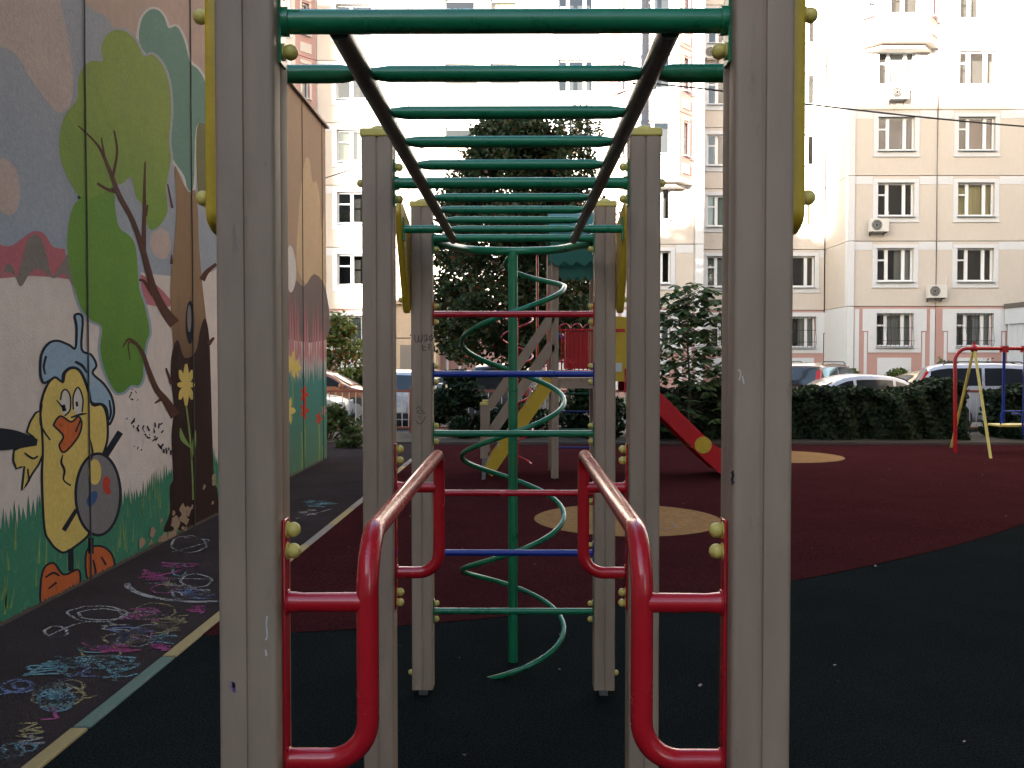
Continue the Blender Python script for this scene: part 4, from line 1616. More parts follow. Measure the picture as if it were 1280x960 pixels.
YF3 = YP[2] - .0512
ink(posts[(2, -1)], [[(518.5, 418), (519, 426), (522, 427), (523, 419), (523.5, 426), (527, 426), (528, 418)], [(530, 421), (533, 418), (534, 421), (532, 424), (535, 425), (530, 427)],
                     [(537, 421), (541, 419), (540, 425), (537, 425), (537, 421)], [(528, 431), (529, 438), (533, 437)], [(529, 434), (532, 433)], [(535, 431), (537, 430), (537, 434), (535, 434), (537, 438)]], YF3, .0032, 'ink', 'marker_writing')
ink(posts[(2, -1)], [[(520, 511), (524, 508), (525, 512), (521, 515), (526, 517)], [(528, 512), (529, 517), (532, 515)], [(520, 526), (524, 530), (529, 527), (532, 520)], [(523, 520), (525, 523)]], YF3, .0028, 'ink', 'marker_writing')
YF1 = YP[0] - .0512
ink(posts[(0, -1)], [[(334, 770), (333, 780), (334, 795), (332, 800)], [(332, 812), (333, 820)]], YF1, .003, 'scuff', 'scuff_mark')
ink(posts[(0, -1)], [[(288, 853), (293, 856), (290, 861), (294, 865), (291, 852)], [(287, 858), (294, 858)]], YF1, .004, 'purple', 'scuff_mark')
ink(posts[(0, 1)], [[(923, 462), (926, 466), (924, 475)], [(928, 470), (930, 480)]], YF1, .002, 'scuff', 'scuff_mark')
ink(posts[(0, 1)], [[(914, 590), (917, 594), (914, 600), (918, 604)], [(916, 588), (915, 606)]], YF1, .003, 'ink', 'scuff_mark')

# ------------------------------------------------------------------ cars
def interp(x, pts):
    for i in range(len(pts) - 1):
        if x <= pts[i + 1][0]:
            a, b = pts[i], pts[i + 1]
            t = (x - a[0]) / max(1e-6, b[0] - a[0])
            t = min(1, max(0, t))
            return a[1] + (b[1] - a[1]) * t
    return pts[-1][1]


STY = {
    'hatch': dict(L=4.1, W=1.74, H=1.50, belt=.94, top=[(-.5, .55), (-.49, .95), (-.455, 1.15), (-.40, 1.42), (-.33, 1.49), (-.1, 1.5), (.06, 1.45), (.13, 1.36), (.28, .99), (.42, .86), (.48, .74), (.5, .5)],
                  gh=(-.46, .28), roof=(-.36, .09), tall=True),
    'suv': dict(L=4.5, W=1.82, H=1.68, belt=1.02, top=[(-.5, .6), (-.492, 1.05), (-.465, 1.3), (-.43, 1.58), (-.36, 1.66), (-.1, 1.68), (.06, 1.64), (.12, 1.55), (.26, 1.08), (.42, .97), (.485, .85), (.5, .55)],
                gh=(-.475, .26), roof=(-.39, .08), tall=True),
    'sedan': dict(L=4.5, W=1.76, H=1.43, belt=.92, top=[(-.5, .55), (-.49, .88), (-.40, .97), (-.33, 1.0), (-.22, 1.32), (-.15, 1.41), (0, 1.43), (.08, 1.38), (.13, 1.29), (.26, .96), (.42, .84), (.485, .72), (.5, .5)],
                  gh=(-.34, .26), roof=(-.17, .09), tall=False),
}
MT['tyre'] = M('tyre', (0.02, 0.02, 0.02), 0.85, 0.1, 20)
MT['rim'] = M('rim', (0.45, 0.45, 0.46), 0.35, 0.05, 9, metal=0.8)
MT['taillight'] = M('tail_light', (0.50, 0.010, 0.012), 0.35, 0.1, 30)
MT['headlight'] = M('head_light', (0.7, 0.72, 0.74), 0.1, 0.05, 30)
MT['plastic'] = M('dark_plastic', (0.03, 0.03, 0.032), 0.6, 0.1, 20)
MT['plate'] = M('plate_white', (0.7, 0.7, 0.68), 0.5, 0.05, 20)
MT['seatdark'] = M('car_interior', (0.03, 0.03, 0.033), 0.9, 0.1, 5)


def car(label, loc, rz, style, paint_col, group='cars parked beyond the hedge'):
    S = STY[style]
    L, Wd, belt = S['L'], S['W'], S['belt']
    hw = Wd / 2
    e = empty('parked_car', loc, label, 'car', group, rz)
    mt = M('car_paint', paint_col, 0.28, 0.03, 2, fine=0.02, coat=0.7, metal=0.15)
    zb = .24
    xs = [-.5, -.495, -.485, -.47, -.455, -.43, -.40, -.36, -.33, -.28, -.22, -.17, -.1, 0, .06, .09, .13, .18, .23, .28, .35, .42, .455, .48, .492, .5]
    top = [(a, b) for a, b in S['top']]

    def T(x):
        return interp(x, top)

    def plan(x):
        u = abs(x) * 2
        return hw * (1 - .14 * max(0, (u - .72) / .28) ** 2.2)

    def side_y(x, z):
        w = plan(x)
        if z <= belt:
            t = (z - zb) / (belt - zb)
            return w * (.94 + .06 * math.sin(min(1, t * 1.25 + .1) * math.pi * .62) - .02 * t)
        t = min(1, (z - belt) / (S['H'] - belt))
        return w * (.965 - .19 * t)
    mb = MB()
    rings = []
    for x in xs:
        t = T(x)
        b = min(belt, t - .06)
        half = [(0, zb), (plan(x) * .86, zb), (side_y(x, zb + .08), zb + .1), (side_y(x, zb + (b - zb) * .5), zb + (b - zb) * .5), (side_y(x, b), b)]
        if t > belt + .1:
            for q in (.45, .82):
                z = b + (t - b) * q
                half.append((side_y(x, z), z))
            half.append((side_y(x, t) * .90, t - .012))
            half.append((side_y(x, t) * .5, t + .012))
        else:
            half += [(side_y(x, b) * .985, b + (t - b) * .5), (side_y(x, b) * .95, b + (t - b) * .8), (side_y(x, b) * .85, t), (side_y(x, b) * .5, t + .012)]
        half.append((0, t + .018))
        ring = [(x * L, y, z) for y, z in half] + [(x * L, -y, z) for y, z in half[-2:0:-1]]
        rings.append(ring)
    n = len(rings[0])
    vs = [p for r_ in rings for p in r_]
    fs = []
    for i in range(len(rings) - 1):
        for j in range(n):
            fs.append((i * n + j, i * n + (j + 1) % n, (i + 1) * n + (j + 1) % n, (i + 1) * n + j))
    fs.append(tuple(range(n)))
    fs.append(tuple((len(rings) - 1) * n + j for j in range(n))[::-1])
    mb.add(vs, fs)
    body_ = fix_normals(mb.build('body', mt, e, True, 50))
    # side windows
    g0, g1 = S['gh']
    r0, r1 = S['roof']
    H = S['H']
    for sy in (-1, 1):
        for (xa, xb_) in ((g0 + .05, -.17), (-.155, .03), (.045, g1 - .03)):
            lo = []
            hi = []
            for k in range(7):
                x = xa + (xb_ - xa) * k / 6
                zt = min(T(x) - .10, H - .11)
                zl = belt + .04
                zt = max(zt, zl + .01)
                lo.append((x * L, sy * (side_y(x, zl) + .006), zl))
                hi.append((x * L, sy * (side_y(x, zt) + .006), zt))
            mb = MB()
            mb.add(lo + hi, [(k, k + 1, 7 + k + 1, 7 + k) for k in range(6)])
            mb.build('side_window', 'carglassdark', e, True)
    # windscreen and rear window
    for nm, xa, xb_ in (('windscreen', r1 + .045, g1 - .015), ('rear_window', r0 - .025, (-.478 if S['tall'] else g0 + .02))):
        rows = []
        for k in range(6):
            x = xa + (xb_ - xa) * k / 5
            z = T(x)
            if S['tall'] and nm == 'rear_window':
                z = H - .15 - (H - .15 - belt - .04) * k / 5
                x = next((xx for xx in [-.5 + q * .002 for q in range(90)] if T(xx) >= z), -.40)
            w = side_y(x, z) * .84
            sg = 1 if nm == 'windscreen' else -1
            rows.append([(x * L + sg * .022, -w, z + .016), (x * L + sg * .03, 0, z + .034), (x * L + sg * .022, w, z + .016)])
        mb = MB()
        vs = [p for r_ in rows for p in r_]
        mb.add(vs, [(k * 3 + j, k * 3 + j + 1, (k + 1) * 3 + j + 1, (k + 1) * 3 + j) for k in range(5) for j in range(2)])
        mb.build(nm, 'carglassdark', e, True)
    # wheels
    for wx in (-.30, .31):
        for sy in (-1, 1):
            mb = MB()
            yy = sy * (hw - .10)
            mb.tube([(wx * L, yy - sy * .10, .32), (wx * L, yy + sy * .075, .32), (wx * L, yy + sy * .095, .32)], [.32, .32, .29], 22)
            wh = mb.build('wheel', 'tyre', e)
            mb = MB()
            mb.tube([(wx * L, yy + sy * .09, .32), (wx * L, yy + sy * .103, .32)], .205, 18)
            mb.build('rim', 'rim', wh)
            mb = MB()
            mb.tube([(wx * L, yy - sy * .1, .33), (wx * L, sy * (hw + .001), .33)], .375, 24)
            mb.build('wheel_arch', 'plastic', e)
    # lights, bumpers, plates, mirrors
    for sy in (-1, 1):
        mb = MB()
        if S['tall']:
            zt0, zt1 = belt - .14, S['H'] - .2
            pts = []
            for z in (zt0, belt, (belt + zt1) / 2, zt1):
                xr = next((xx for xx in [-.5 + k * .002 for k in range(80)] if T(xx) >= z - .001), -.42)
                pts.append((xr * L - .012, sy * (side_y(xr, z) - .078), z))
            for i in range(len(pts) - 1):
                a, b = Vector(pts[i]), Vector(pts[i + 1])
                mb.obox((a + b) / 2 + Vector((.06, 0, 0)), ((.075, 0, 0)), (0, .085, 0), (b - a) / 2 * 1.02)
        else:
            mb.box(-.5 * L + .0, -.5 * L + .2, sy * (hw - .38) if sy > 0 else -hw + .07, sy * (hw - .07) if sy > 0 else -(hw - .38), .68, .86)
        mb.build('tail_light', 'taillight', e, False)
        mb = MB()
        y0, y1 = sorted((sy * (hw - .46), sy * (hw - .14)))
        mb.box(.44 * L, .492 * L, y0, y1, .62, .76)
        bevel(mb.build('headlight', 'headlight', e, False), .03)
        mb = MB()
        y0, y1 = sorted((sy * (hw + .02), sy * (hw + .20)))
        mb.box(.20 * L, .20 * L + .12, y0, y1, belt + .03, belt + .17)
        bevel(mb.build('mirror', mt, e, False), .03)
    mb = MB()
    mb.box(-.5 * L - .02, -.5 * L + .1, -.26, .26, .44, .56)
    mb.build('number_plate', 'plate', e, False)
    mb = MB()
    mb.box(-.5 * L - .012, -.5 * L + .2, -hw * .88, hw * .88, .26, .42)
    bevel(mb.build('bumper', 'plastic', e, False), .03)
    mb = MB()
    mb.box(.5 * L - .2, .5 * L + .012, -hw * .88, hw * .88, .26, .42)
    bevel(mb.build('bumper', 'plastic', e, False), .03)
    if style == 'suv':
        for sy in (-1, 1):
            mb = MB()
            mb.tube([(-.36 * L, sy * hw * .70, H - .02), (-.33 * L, sy * hw * .70, H + .045), (.02 * L, sy * hw * .70, H + .04), (.06 * L, sy * hw * .70, H - .03)], .016, 6)
            mb.build('roof_rail', 'plastic', e)
    return e


MT['carglassdark'] = M('car_glass_dark', (0.02, 0.024, 0.03), 0.06, 0.05, 3, fine=0.02, spec=0.7)
RZ = -.15
car('olive brown estate car seen from behind beyond the hedge', (13.05 - 4.05, 27.6, RZ), R(52), 'suv', (0.085, 0.045, 0.028))
car('low silver saloon with only its roof showing above the hedge', (7.85, 21.9, RZ), R(180), 'sedan', (0.38, 0.39, 0.43))
car('beige saloon between the silver saloon and the white hatchback', (13.0, 29.5, RZ), R(178), 'sedan', (0.50, 0.40, 0.24))
car('white hatchback with tall red rear lights behind the swing', (12.35, 23.3, RZ), R(-18), 'suv', (0.42, 0.43, 0.48))
car('white saloon whose nose shows past the end of the painted wall', (-6.45, 23.0, RZ), R(0), 'sedan', (0.55, 0.52, 0.46))
car('rusty orange hatchback behind the red fence below the berry bush', (-5.95, 27.4, RZ), R(0), 'hatch', (0.26, 0.10, 0.05))
car('white hatchback seen from behind with a blue tinted rear window', (-3.2, 25.6, RZ), R(92), 'hatch', (0.48, 0.50, 0.55))
car('cream car parked behind the dark tree', (-1.9, 30.0, RZ), R(176), 'sedan', (0.62, 0.52, 0.34))
car('dark blue car with a bright red rear light behind the tree', (-.1, 25.8, RZ), R(78), 'suv', (0.03, 0.035, 0.06))

# ------------------------------------------------------------------ low metal fence
MT['fencered'] = M('fence_rust_red', (0.26, 0.075, 0.05), 0.6, 0.15, 6, wear=(0.16, 0.06, 0.04), wear_amt=.3)
MT['fencewhite'] = M('fence_pale', (0.55, 0.52, 0.5), 0.6, 0.12, 6)
FY = 20.2
barm = MB().tube([(0, 0, .14), (0, 0, .93)], .011, 6).mesh('baluster', 'fencewhite')
fpm = MB().box(-.03, .03, -.03, .03, -.1, 1.02).mesh('fence_post', 'fencered', False)
fnames = ['low red fence with pale bars left of the climbing frame', 'low red fence with pale bars behind the dark bush', 'low red fence with pale bars behind the stairs of the play tower',
          'low red fence overgrown by the long hedge', 'low red fence with pale bars showing in the hedge gap behind the swing']
for i, (xa, xb_) in enumerate(((-6.6, -2.35), (-2.1, .2), (.3, 3.0), (3.1, 8.0), (8.1, 13.0))):
    fe = empty('low_fence', (xa, FY, 0), fnames[i], 'fence', 'low fence along the road')
    mb = MB()
    mb.box(0, xb_ - xa, -.022, .022, .915, .965)
    mb.build('rail', 'fencered', fe, False)
    mb = MB()
    mb.box(0, xb_ - xa, -.02, .02, .12, .16)
    mb.build('rail', 'fencered', fe, False)
    npst = max(2, int((xb_ - xa) / 2.1) + 1)
    for k in range(npst):
        link('fence_post', fpm, fe, ((xb_ - xa) * k / (npst - 1), 0, 0))
    x = .14
    while x < xb_ - xa - .05:
        link('baluster', barm, fe, (x, 0, 0))
        x += .145

# ------------------------------------------------------------------ plants
def foliage(name, C, size, mat, parent, origin, up=.4, aspect=.55, out=None):
    V = leaves_at(C, size, up, out, aspect)
    V = V - np.array(origin)[None, None, :]
    o = link(name, quads_mesh(name, V, 6, mat), parent)
    o['kind'] = 'stuff'
    return o


def clump_points(centers, radii, n, flat=.8):
    centers = np.array(centers)
    radii = np.array(radii)
    idx = RNG.integers(0, len(centers), n)
    d = RNG.normal(size=(n, 3))
    d /= np.linalg.norm(d, axis=1, keepdims=True)
    r_ = RNG.uniform(0, 1, size=(n, 1)) ** .45
    d[:, 2] *= flat
    return centers[idx] + d * r_ * radii[idx][:, None]


def tree(name, label, cat, base, h, crown, nleaf, size, mat, clumps, cr, trunk_r=.09, seed=1, up=.4, aspect=.55, group=None):
    """crown: function(t in 0..1 height) -> radius ; clumps spread in that volume"""
    rnd = random.Random(seed)
    e = empty(name, base, label, cat, group)
    mb = MB()
    zt = h * .92
    tp = [(0.03 * math.sin(k * 1.3) * k / 4, 0.03 * math.cos(k * 1.7) * k / 4, -.1 + zt * k / 6) for k in range(7)]
    mb.tube(tp, [trunk_r * (1 - .85 * k / 6) for k in range(7)], 9)
    tr = mb.build('trunk', 'bark', e)
    cs, rs = [], []
    lm = MB()
    for k in range(clumps):
        t = rnd.random() ** .9
        z = crown[0] + (h - crown[0]) * t
        R_ = interp(t, crown[1])
        a = rnd.uniform(0, 2 * math.pi)
        q = rnd.random() ** .45
        p = (R_ * q * math.cos(a), R_ * q * math.sin(a), z + rnd.uniform(-.1, .1))
        cs.append(p)
        rs.append(cr * rnd.uniform(.65, 1.25))
        if k % 3 == 0:
            z0 = max(.3, z - R_ * .6 * q)
            f = min(1, z0 / zt)
            lm.tube([(0, 0, z0), (p[0] * .5, p[1] * .5, z0 + (z - z0) * .4), p], [trunk_r * .35 * (1.1 - f), trunk_r * .2, .006], 5)
    lm.build('branches', 'bark', e)
    C = clump_points(cs, rs, nleaf)
    V = leaves_at(C, size, up, None, aspect)
    o = link('crown', quads_mesh('crown', V, 6, mat), e)
    o['kind'] = 'stuff'
    return e


# dark tree in the middle
tb = (-.12, 22.0, 0)
tree('broadleaf_tree', 'large dark leafy tree standing behind the green spiral pole', 'tree', tb, 7.2,
     (1.65, [(0, 1.5), (.10, 1.9), (.45, 1.95), (.62, 1.75), (.75, 1.4), (.9, 1.1), (1, .6)]), 52000, .125, 'leaf_tree', 230, .50, .13, 3)
tree('broadleaf_tree', 'slender tree with sparse top leaves beside the lamp post', 'tree', (1.3, 23.4, 0), 7.6,
     (2.0, [(0, 1.0), (.4, 1.1), (.7, .9), (1, .4)]), 7000, .12, 'leaf_tree', 60, .42, .09, 9)
# unseen trees added around the viewer: their crowns darken the playground
for (bx, by, hh, r_, lb, sd) in ((5.0, 3.0, 14.5, 6.0, 'unseen tall tree added right of the viewer so its crown shades the playground', 31),
                                 (8.8, 9.5, 14.0, 5.0, 'unseen tall tree added for shade beyond the right edge of the view', 33),
                                 (7.5, -5.0, 14.0, 5.4, 'unseen tall tree added for shade behind the viewer on the right', 34),
                                 (13.5, 2.5, 14.0, 5.6, 'unseen tall tree added for shade far to the right of the viewer', 38),
                                 (-9.7, 2.5, 15.0, 7.4, 'unseen tall tree added for shade behind the painted wall near the viewer', 35),
                                 (-9.9, 10.5, 14.0, 6.0, 'unseen tall tree added for shade behind the far half of the painted wall', 36)):
    tree('added_shade_tree', lb, 'tree', (bx, by, 0), hh, (7.2, [(0, r_ * .75), (.25, r_), (.6, r_ * .85), (1, r_ * .3)]), 14000, .32, 'leaf_tree', 110, 1.25, .2, sd, group='unseen shade trees added around the viewer')
# chestnut sapling with big palmate leaves
ce = empty('chestnut_sapling', (3.36, 18.3, 0), 'young chestnut tree with big drooping leaves right of the play tower', 'tree')
mb = MB()
mb.tube([(0, 0, -.1), (.03, 0, 1), (-.02, .02, 2.0), (.02, 0, 3.05)], [.03, .025, .018, .007], 7)
mb.build('trunk', 'bark', ce)
bm_ = MB()
LV = []
rnd = random.Random(5)
for k in range(330):
    z = .45 + 2.6 * (k / 330) ** .85
    a = k * 2.399
    Rm = .26 + .62 * math.sin(min(1, max(0, (3.35 - z)) / 1.7) * math.pi * .55)
    L_ = Rm * rnd.uniform(.3, 1.08)
    a += rnd.uniform(-.8, .8)
    tip = Vector((math.cos(a) * L_, math.sin(a) * L_, z + rnd.uniform(-.28, .24)))
    if k % 2 == 0:
        bm_.tube([(0, 0, z - .12), (tip.x * .5, tip.y * .5, z + .0), tuple(tip)], [.006, .004, .003], 4)
    for j in range(6):
        b = a + (j - 2.5) * .62 + rnd.uniform(-.15, .15)
        ll = rnd.uniform(.13, .24)
        d = Vector((math.cos(b), math.sin(b), rnd.uniform(-.8, .05))).normalized()
        sd = Vector((-math.sin(b), math.cos(b), rnd.uniform(-.4, .4))) * ll * .25
        up_ = Vector((0, 0, .012))
        LV.append([tip, tip + d * ll * .45 + sd * .7 + up_, tip + d * ll * .75 + sd, tip + d * ll, tip + d * ll * .75 - sd, tip + d * ll * .45 - sd * .7 + up_])
bm_.build('branches', 'bark', ce)
o = link('crown', quads_mesh('crown', np.array([[list(p) for p in q] for q in LV]), 6, 'leaf_chestnut'), ce)
o['kind'] = 'stuff'


def hedge(label, x0, x1, y0, y1, h, n, bump=.12, name='hedge', mat='leaf_hedge', size=.085):
    e = empty(name, ((x0 + x1) / 2, (y0 + y1) / 2, 0), label, 'hedge' if name == 'hedge' else 'bush')
    org = ((x0 + x1) / 2, (y0 + y1) / 2, 0)
    # leaves over a wavy shell and some depth
    u = RNG.uniform(0, 1, n)
    x = RNG.uniform(x0, x1, n)
    wav = bump * 1.2 * (np.sin(x * 3.1) * .5 + np.sin(x * 7.3 + 1) * .3 + np.sin(x * 1.3 + 2) * .6)
    topz = h + wav
    face = RNG.uniform(0, 1, n)
    z = np.where(face < .62, RNG.uniform(.03, 1, n) * topz, topz - np.abs(RNG.normal(0, .05, n)) + RNG.uniform(0, .06, n))
    yfront = y0 + .10 * np.sin(x * 4.7) + .08 * np.sin(x * 11 + z * 5)
    y = np.where(face < .62, yfront + np.abs(RNG.normal(0, .12, n)), RNG.uniform(y0, y1, n))
    C = np.stack([x, y, z], 1)
    out = np.zeros((n, 3))
    out[:, 1] = np.where(face < .62, -1.6, -.2)
    foliage('foliage', C, size, mat, e, org, .35, .8, out)
    # twiggy dark core
    mb = MB()
    k = 0
    xx = x0 + .15
    rn = random.Random(int(x0 * 10) + 77)
    while xx < x1 - .1:
        mb.tube([(xx - org[0], 0, -.05), (xx - org[0] + rn.uniform(-.1, .1), rn.uniform(-.1, .1), h * .5), (xx - org[0] + rn.uniform(-.25, .25), rn.uniform(-.3, .3), h * .95)], [.018, .012, .004], 5)
        xx += .16
    mb.build('stems', 'bark', e)
    # inner leaf mass keeps the hedge opaque
    m = n // 2
    x = RNG.uniform(x0, x1, m)
    C = np.stack([x, RNG.uniform(y0 + .25, y1, m), RNG.uniform(.03, h * .95, m)], 1)
    foliage('inner_foliage', C, size * 1.25, mat, e, org, .1, .9, None)
    return e


hedge('long dark ivy leaved hedge in front of the parked cars', 2.55, 8.95, 18.5, 19.7, 1.03, 24000)
hedge('short end of the dark hedge right of the gap behind the swing', 9.75, 13.2, 18.6, 19.6, .95, 11000)


def bush(label, c, rx, ry, h, n, mat, size, seed=1, name='bush', aspect=.6, z0=.05):
    e = empty(name, c, label, 'bush')
    rnd = random.Random(seed)
    cs, rs = [], []
    mb = MB()
    for k in range(int(26)):
        a = rnd.uniform(0, 6.28)
        q = rnd.random() ** .5
        z = z0 + (h - z0) * rnd.random()
        s_ = math.sin(max(.15, min(1, (h * 1.08 - z) / h)) * math.pi * .55)
        p = (rx * q * math.cos(a) * s_, ry * q * math.sin(a) * s_, z)
        cs.append(p)
        rs.append(min(rx, h) * rnd.uniform(.22, .4))
        mb.tube([(p[0] * .2, p[1] * .2, -.05), (p[0] * .6, p[1] * .6, z * .5), p], [.014, .009, .003], 5)
    mb.build('stems', 'bark', e)
    C = clump_points(cs, rs, n)
    V = leaves_at(C, size, .5, None, aspect)
    o = link('foliage', quads_mesh('foliage', V, 6, mat), e)
    o['kind'] = 'stuff'
    return e


bush('rounded dark bush behind the far climbing posts', (-1.25, 18.9, 0), .72, .5, 1.28, 5200, 'leaf_hedge', .11, 4)
bush('low dark bush under the stairs of the play tower', (-.2, 19.2, 0), .7, .4, .7, 2600, 'leaf_hedge', .11, 41)
bush('dark bush behind the play tower posts', (1.4, 19.2, 0), 1.0, .5, .95, 4200, 'leaf_hedge', .11, 42)
bush('sunlit green berry bush above the orange car', (-6.55, 33.2, -.05), 1.7, 1.0, 3.05, 6500, 'leaf_rowan', .16, 5)
bush('low yellowish green plants at the foot of the red fence', (-3.9, 18.7, 0), .75, .45, .62, 2200, 'leaf_weed', .11, 6)
bush('small weeds at the corner of the painted wall', (-3.1, 17.0, 0), .28, .22, .35, 500, 'leaf_weed', .08, 8)
for i, (x, hh, lb) in enumerate(((13.4, .75, 'low shrub against the pink ground floor behind the estate car'), (15.6, .7, 'low shrub against the pink ground floor below the middle window'), (17.6, 1.0, 'taller shrub between the two pink framed windows'), (10.6, .8, 'low shrub against the recessed part of the building'))):
    bush(lb, (x, 37.9 if i != 3 else 41.6, -.05), 1.2, .5, hh + .35, 2600, 'leaf_weed', .16, 20 + i)
# rose stems with pink flowers before the facade
for i, (x, lb) in enumerate(((17.1, 'tall thin stems with pink flowers left of the porch'), (18.3, 'tall thin flowering stems beside the white porch'))):
    e = empty('flower_stems', (x, 36.9, -.05), lb, 'plant')
    mb = MB()
    tips = []
    rn = random.Random(i + 3)
    for k in range(7):
        t = (rn.uniform(-.5, .5), rn.uniform(-.2, .2), rn.uniform(1.1, 1.9))
        mb.tube([(t[0] * .4, t[1] * .4, 0), (t[0] * .8, t[1], t[2] * .6), t], [.012, .009, .005], 4)
        tips.append(t)
    mb.build('stems', 'bark', e)
    V = leaves_at(np.array([[t[0] * (.4 + .6 * q) + RNG.normal(0, .07), t[1] + RNG.normal(0, .07), t[2] * q] for t in tips for q in np.linspace(.3, 1, 26)]), .13, .4, None, .6)
    o = link('foliage', quads_mesh('foliage', V, 6, 'leaf_weed'), e)
    o['kind'] = 'stuff'
    for t in tips[:4]:
        mb = MB()
        mb.sphere(t, .05, 7, 5, (1, 1, .7))
        mb.build('flower', 'flowerpink', e)

# ------------------------------------------------------------------ play tower with stairs and slide
tw = empty('play_tower', (.5, 12.4, 0), 'taupe play tower with green scalloped roof, red railing, steep stairs and red slide', 'play tower')
TP = Vector((.5, 12.4, 0))


def tb_(mb, name, mat, parent=None, smooth=False, ang=35):
    o = mb.build(name, mat, parent or tw, smooth, ang)
    if parent is None:
        o.location = -TP
    return o


TX0, TX1, TY0, TY1 = .49, 1.08, 12.45, 13.40
DZ = 1.38
for (x, y) in ((TX0, TY0), (TX1, TY0), (TX0, TY1), (TX1, TY1)):
    mb = MB()
    mb.prism([(x + a, y + b, .03) for a, b in post_profile()], (0, 0, 2.95))
    tb_(mb, 'post', 'post', smooth=True, ang=25)
    mb = MB()
    mb.box(x - .02, x + .02, y - .02, y + .02, -.1, .06)
    tb_(mb, 'post_foot', 'steel')
for k in range(5):
    mb = MB()
    xx = TX0 + .055 + k * (TX1 - TX0 - .11) / 5
    mb.box(xx, xx + .088, TY0 - .03, TY1 + .03, DZ - .03, DZ)
    tb_(mb, 'deck_board', 'post')
mb = MB()
mb.box(TX0 + .051, TX1 - .051, TY0 - .02, TY0 + .02, DZ - .14, DZ - .032)
mb.box(TX0 + .051, TX1 - .051, TY1 - .02, TY1 + .02, DZ - .14, DZ - .032)
tb_(mb, 'deck_beam', 'post')
# red railing on the near side
mb = MB()
for z in (1.47, 2.02):
    mb.tube([(TX0 + .05, TY0, z), (TX1 - .05, TY0, z)], .017, 10)
tb_(mb, 'railing_rail', 'red', smooth=True)
nb = 8
for k in range(nb):
    x = TX0 + .09 + k * (TX1 - TX0 - .18) / (nb - 1)
    mb = MB()
    mb.tube([(x, TY0, 1.47), (x, TY0, 2.02)], .010, 8)
    tb_(mb, 'railing_bar', 'red', smooth=True)
for k in range(3):
    x = TX0 + .13 + k * .165
    mb = MB()
    mb.tube([(x + .075 * math.cos(R(a)), TY0, 2.02 + .085 * math.sin(R(a))) for a in range(0, 181, 20)], .010, 8)
    tb_(mb, 'railing_arch', 'red', smooth=True)
mb = MB()
mb.box(TX0 + .12, TX0 + .47, TY0 + .03, TY0 + .045, 1.50, 2.0)
tb_(mb, 'railing_panel', 'red')
# far side blue beads/abacus
mb = MB()
for z in (1.6, 1.95):
    mb.tube([(TX0 + .05, TY1, z), (TX1 - .05, TY1, z)], .014, 8)
tb_(mb, 'railing_rail', 'red', smooth=True)
for k in range(4):
    mb = MB()
    mb.sphere((TX0 + .12 + k * .115, TY1, 1.95), .055, 10, 7)
    tb_(mb, 'bead', 'blue', smooth=True)
# green roof: ridged, two scalloped leaves each side
MT['roofgreen'] = M('roof_green', (0.012, 0.15, 0.12), 0.5, 0.12, 6)


def scallop(y, z0, z1, x0, x1, th, n=4):
    pts = [(x0, y, z1), (x1, y, z1)]
    m = n * 8
    for i in range(m + 1):
        x = x1 + (x0 - x1) * i / m
        pts.append((x, y, z0 + .03 * math.cos(2 * math.pi * n * i / m)))
    mb = MB()
    mb.prism(pts, (0, th, 0))
    return mb


tb_(scallop(TY0 - .10, 2.90, 3.32, TX0 - .06, TX1 + .06, .03), 'roof_valance', 'roofgreen')
tb_(scallop(TY0 + .02, 2.72, 2.89, TX0 + .06, TX1 - .06, .02), 'roof_valance', 'roofgreen')
tb_(scallop(TY1 + .07, 2.80, 3.2, TX0 - .06, TX1 + .06, .03), 'roof_valance', 'roofgreen')
mb = MB()
arc = [(TY0 - .12 + (TY1 - TY0 + .24) * k / 12, 3.30 + .38 * math.sin(math.pi * k / 12)) for k in range(13)]
vs = [(TX0 - .08, y, z) for y, z in arc] + [(TX1 + .08, y, z) for y, z in arc] + [(TX0 - .08, y, z - .03) for y, z in arc] + [(TX1 + .08, y, z - .03) for y, z in arc]
fs = [(k, k + 1, 13 + k + 1, 13 + k) for k in range(12)] + [(26 + k, 39 + k, 39 + k + 1, 26 + k + 1) for k in range(12)] + [(k, 26 + k, 27 + k, k + 1) for k in range(12)] + [(13 + k, 14 + k, 40 + k, 39 + k) for k in range(12)]
mb.add(vs, fs)
tb_(mb, 'roof', 'roofgreen', smooth=True)
# stairs down to the left
SXb, SXt = -.42, .44
for y in (12.42, 13.25):
    mb = MB()
    a, b = Vector((SXb, y, .10)), Vector((SXt, y, DZ - .02))
    d = (b - a).normalized()
    nrm = Vector((-d.z, 0, d.x)) * .085
    mb.obox((a + b) / 2, (b - a) / 2, (0, .018, 0), nrm)
    tb_(mb, 'stringer', 'yellow')
    for off in (.48, .88):
        a2, b2 = Vector((SXb + .02, y, .10 + off)), Vector((SXt + .02, y, DZ - .02 + off * .98))
        mb = MB()
        mb.obox((a2 + b2) / 2, (b2 - a2) / 2, (0, .02, 0), Vector((-d.z, 0, d.x)) * .062)
        tb_(mb, 'handrail_board', 'post')
    mb = MB()
    mb.box(SXb - .09, SXb + .01, y - .05, y + .05, .3, 1.02)
    nw = tb_(mb, 'newel_post', 'post')
    mb = MB()
    mb.box(SXb - .07, SXb - .02, y - .03, y + .03, -.05, .30)
    tb_(mb, 'newel_foot', 'steel')
    mb = MB()
    mb.box(SXb - .095, SXb + .015, y - .055, y + .055, 1.02, 1.05)
    tb_(mb, 'newel_cap', 'cap')
for k in range(6):
    t = (k + .6) / 6.4
    mb = MB()
    x = SXb + (SXt - SXb) * t
    z = .1 + (DZ - .12) * t
    mb.box(x - .09, x + .09, 12.44, 13.23, z - .018, z + .018)
    tb_(mb, 'step', 'post')
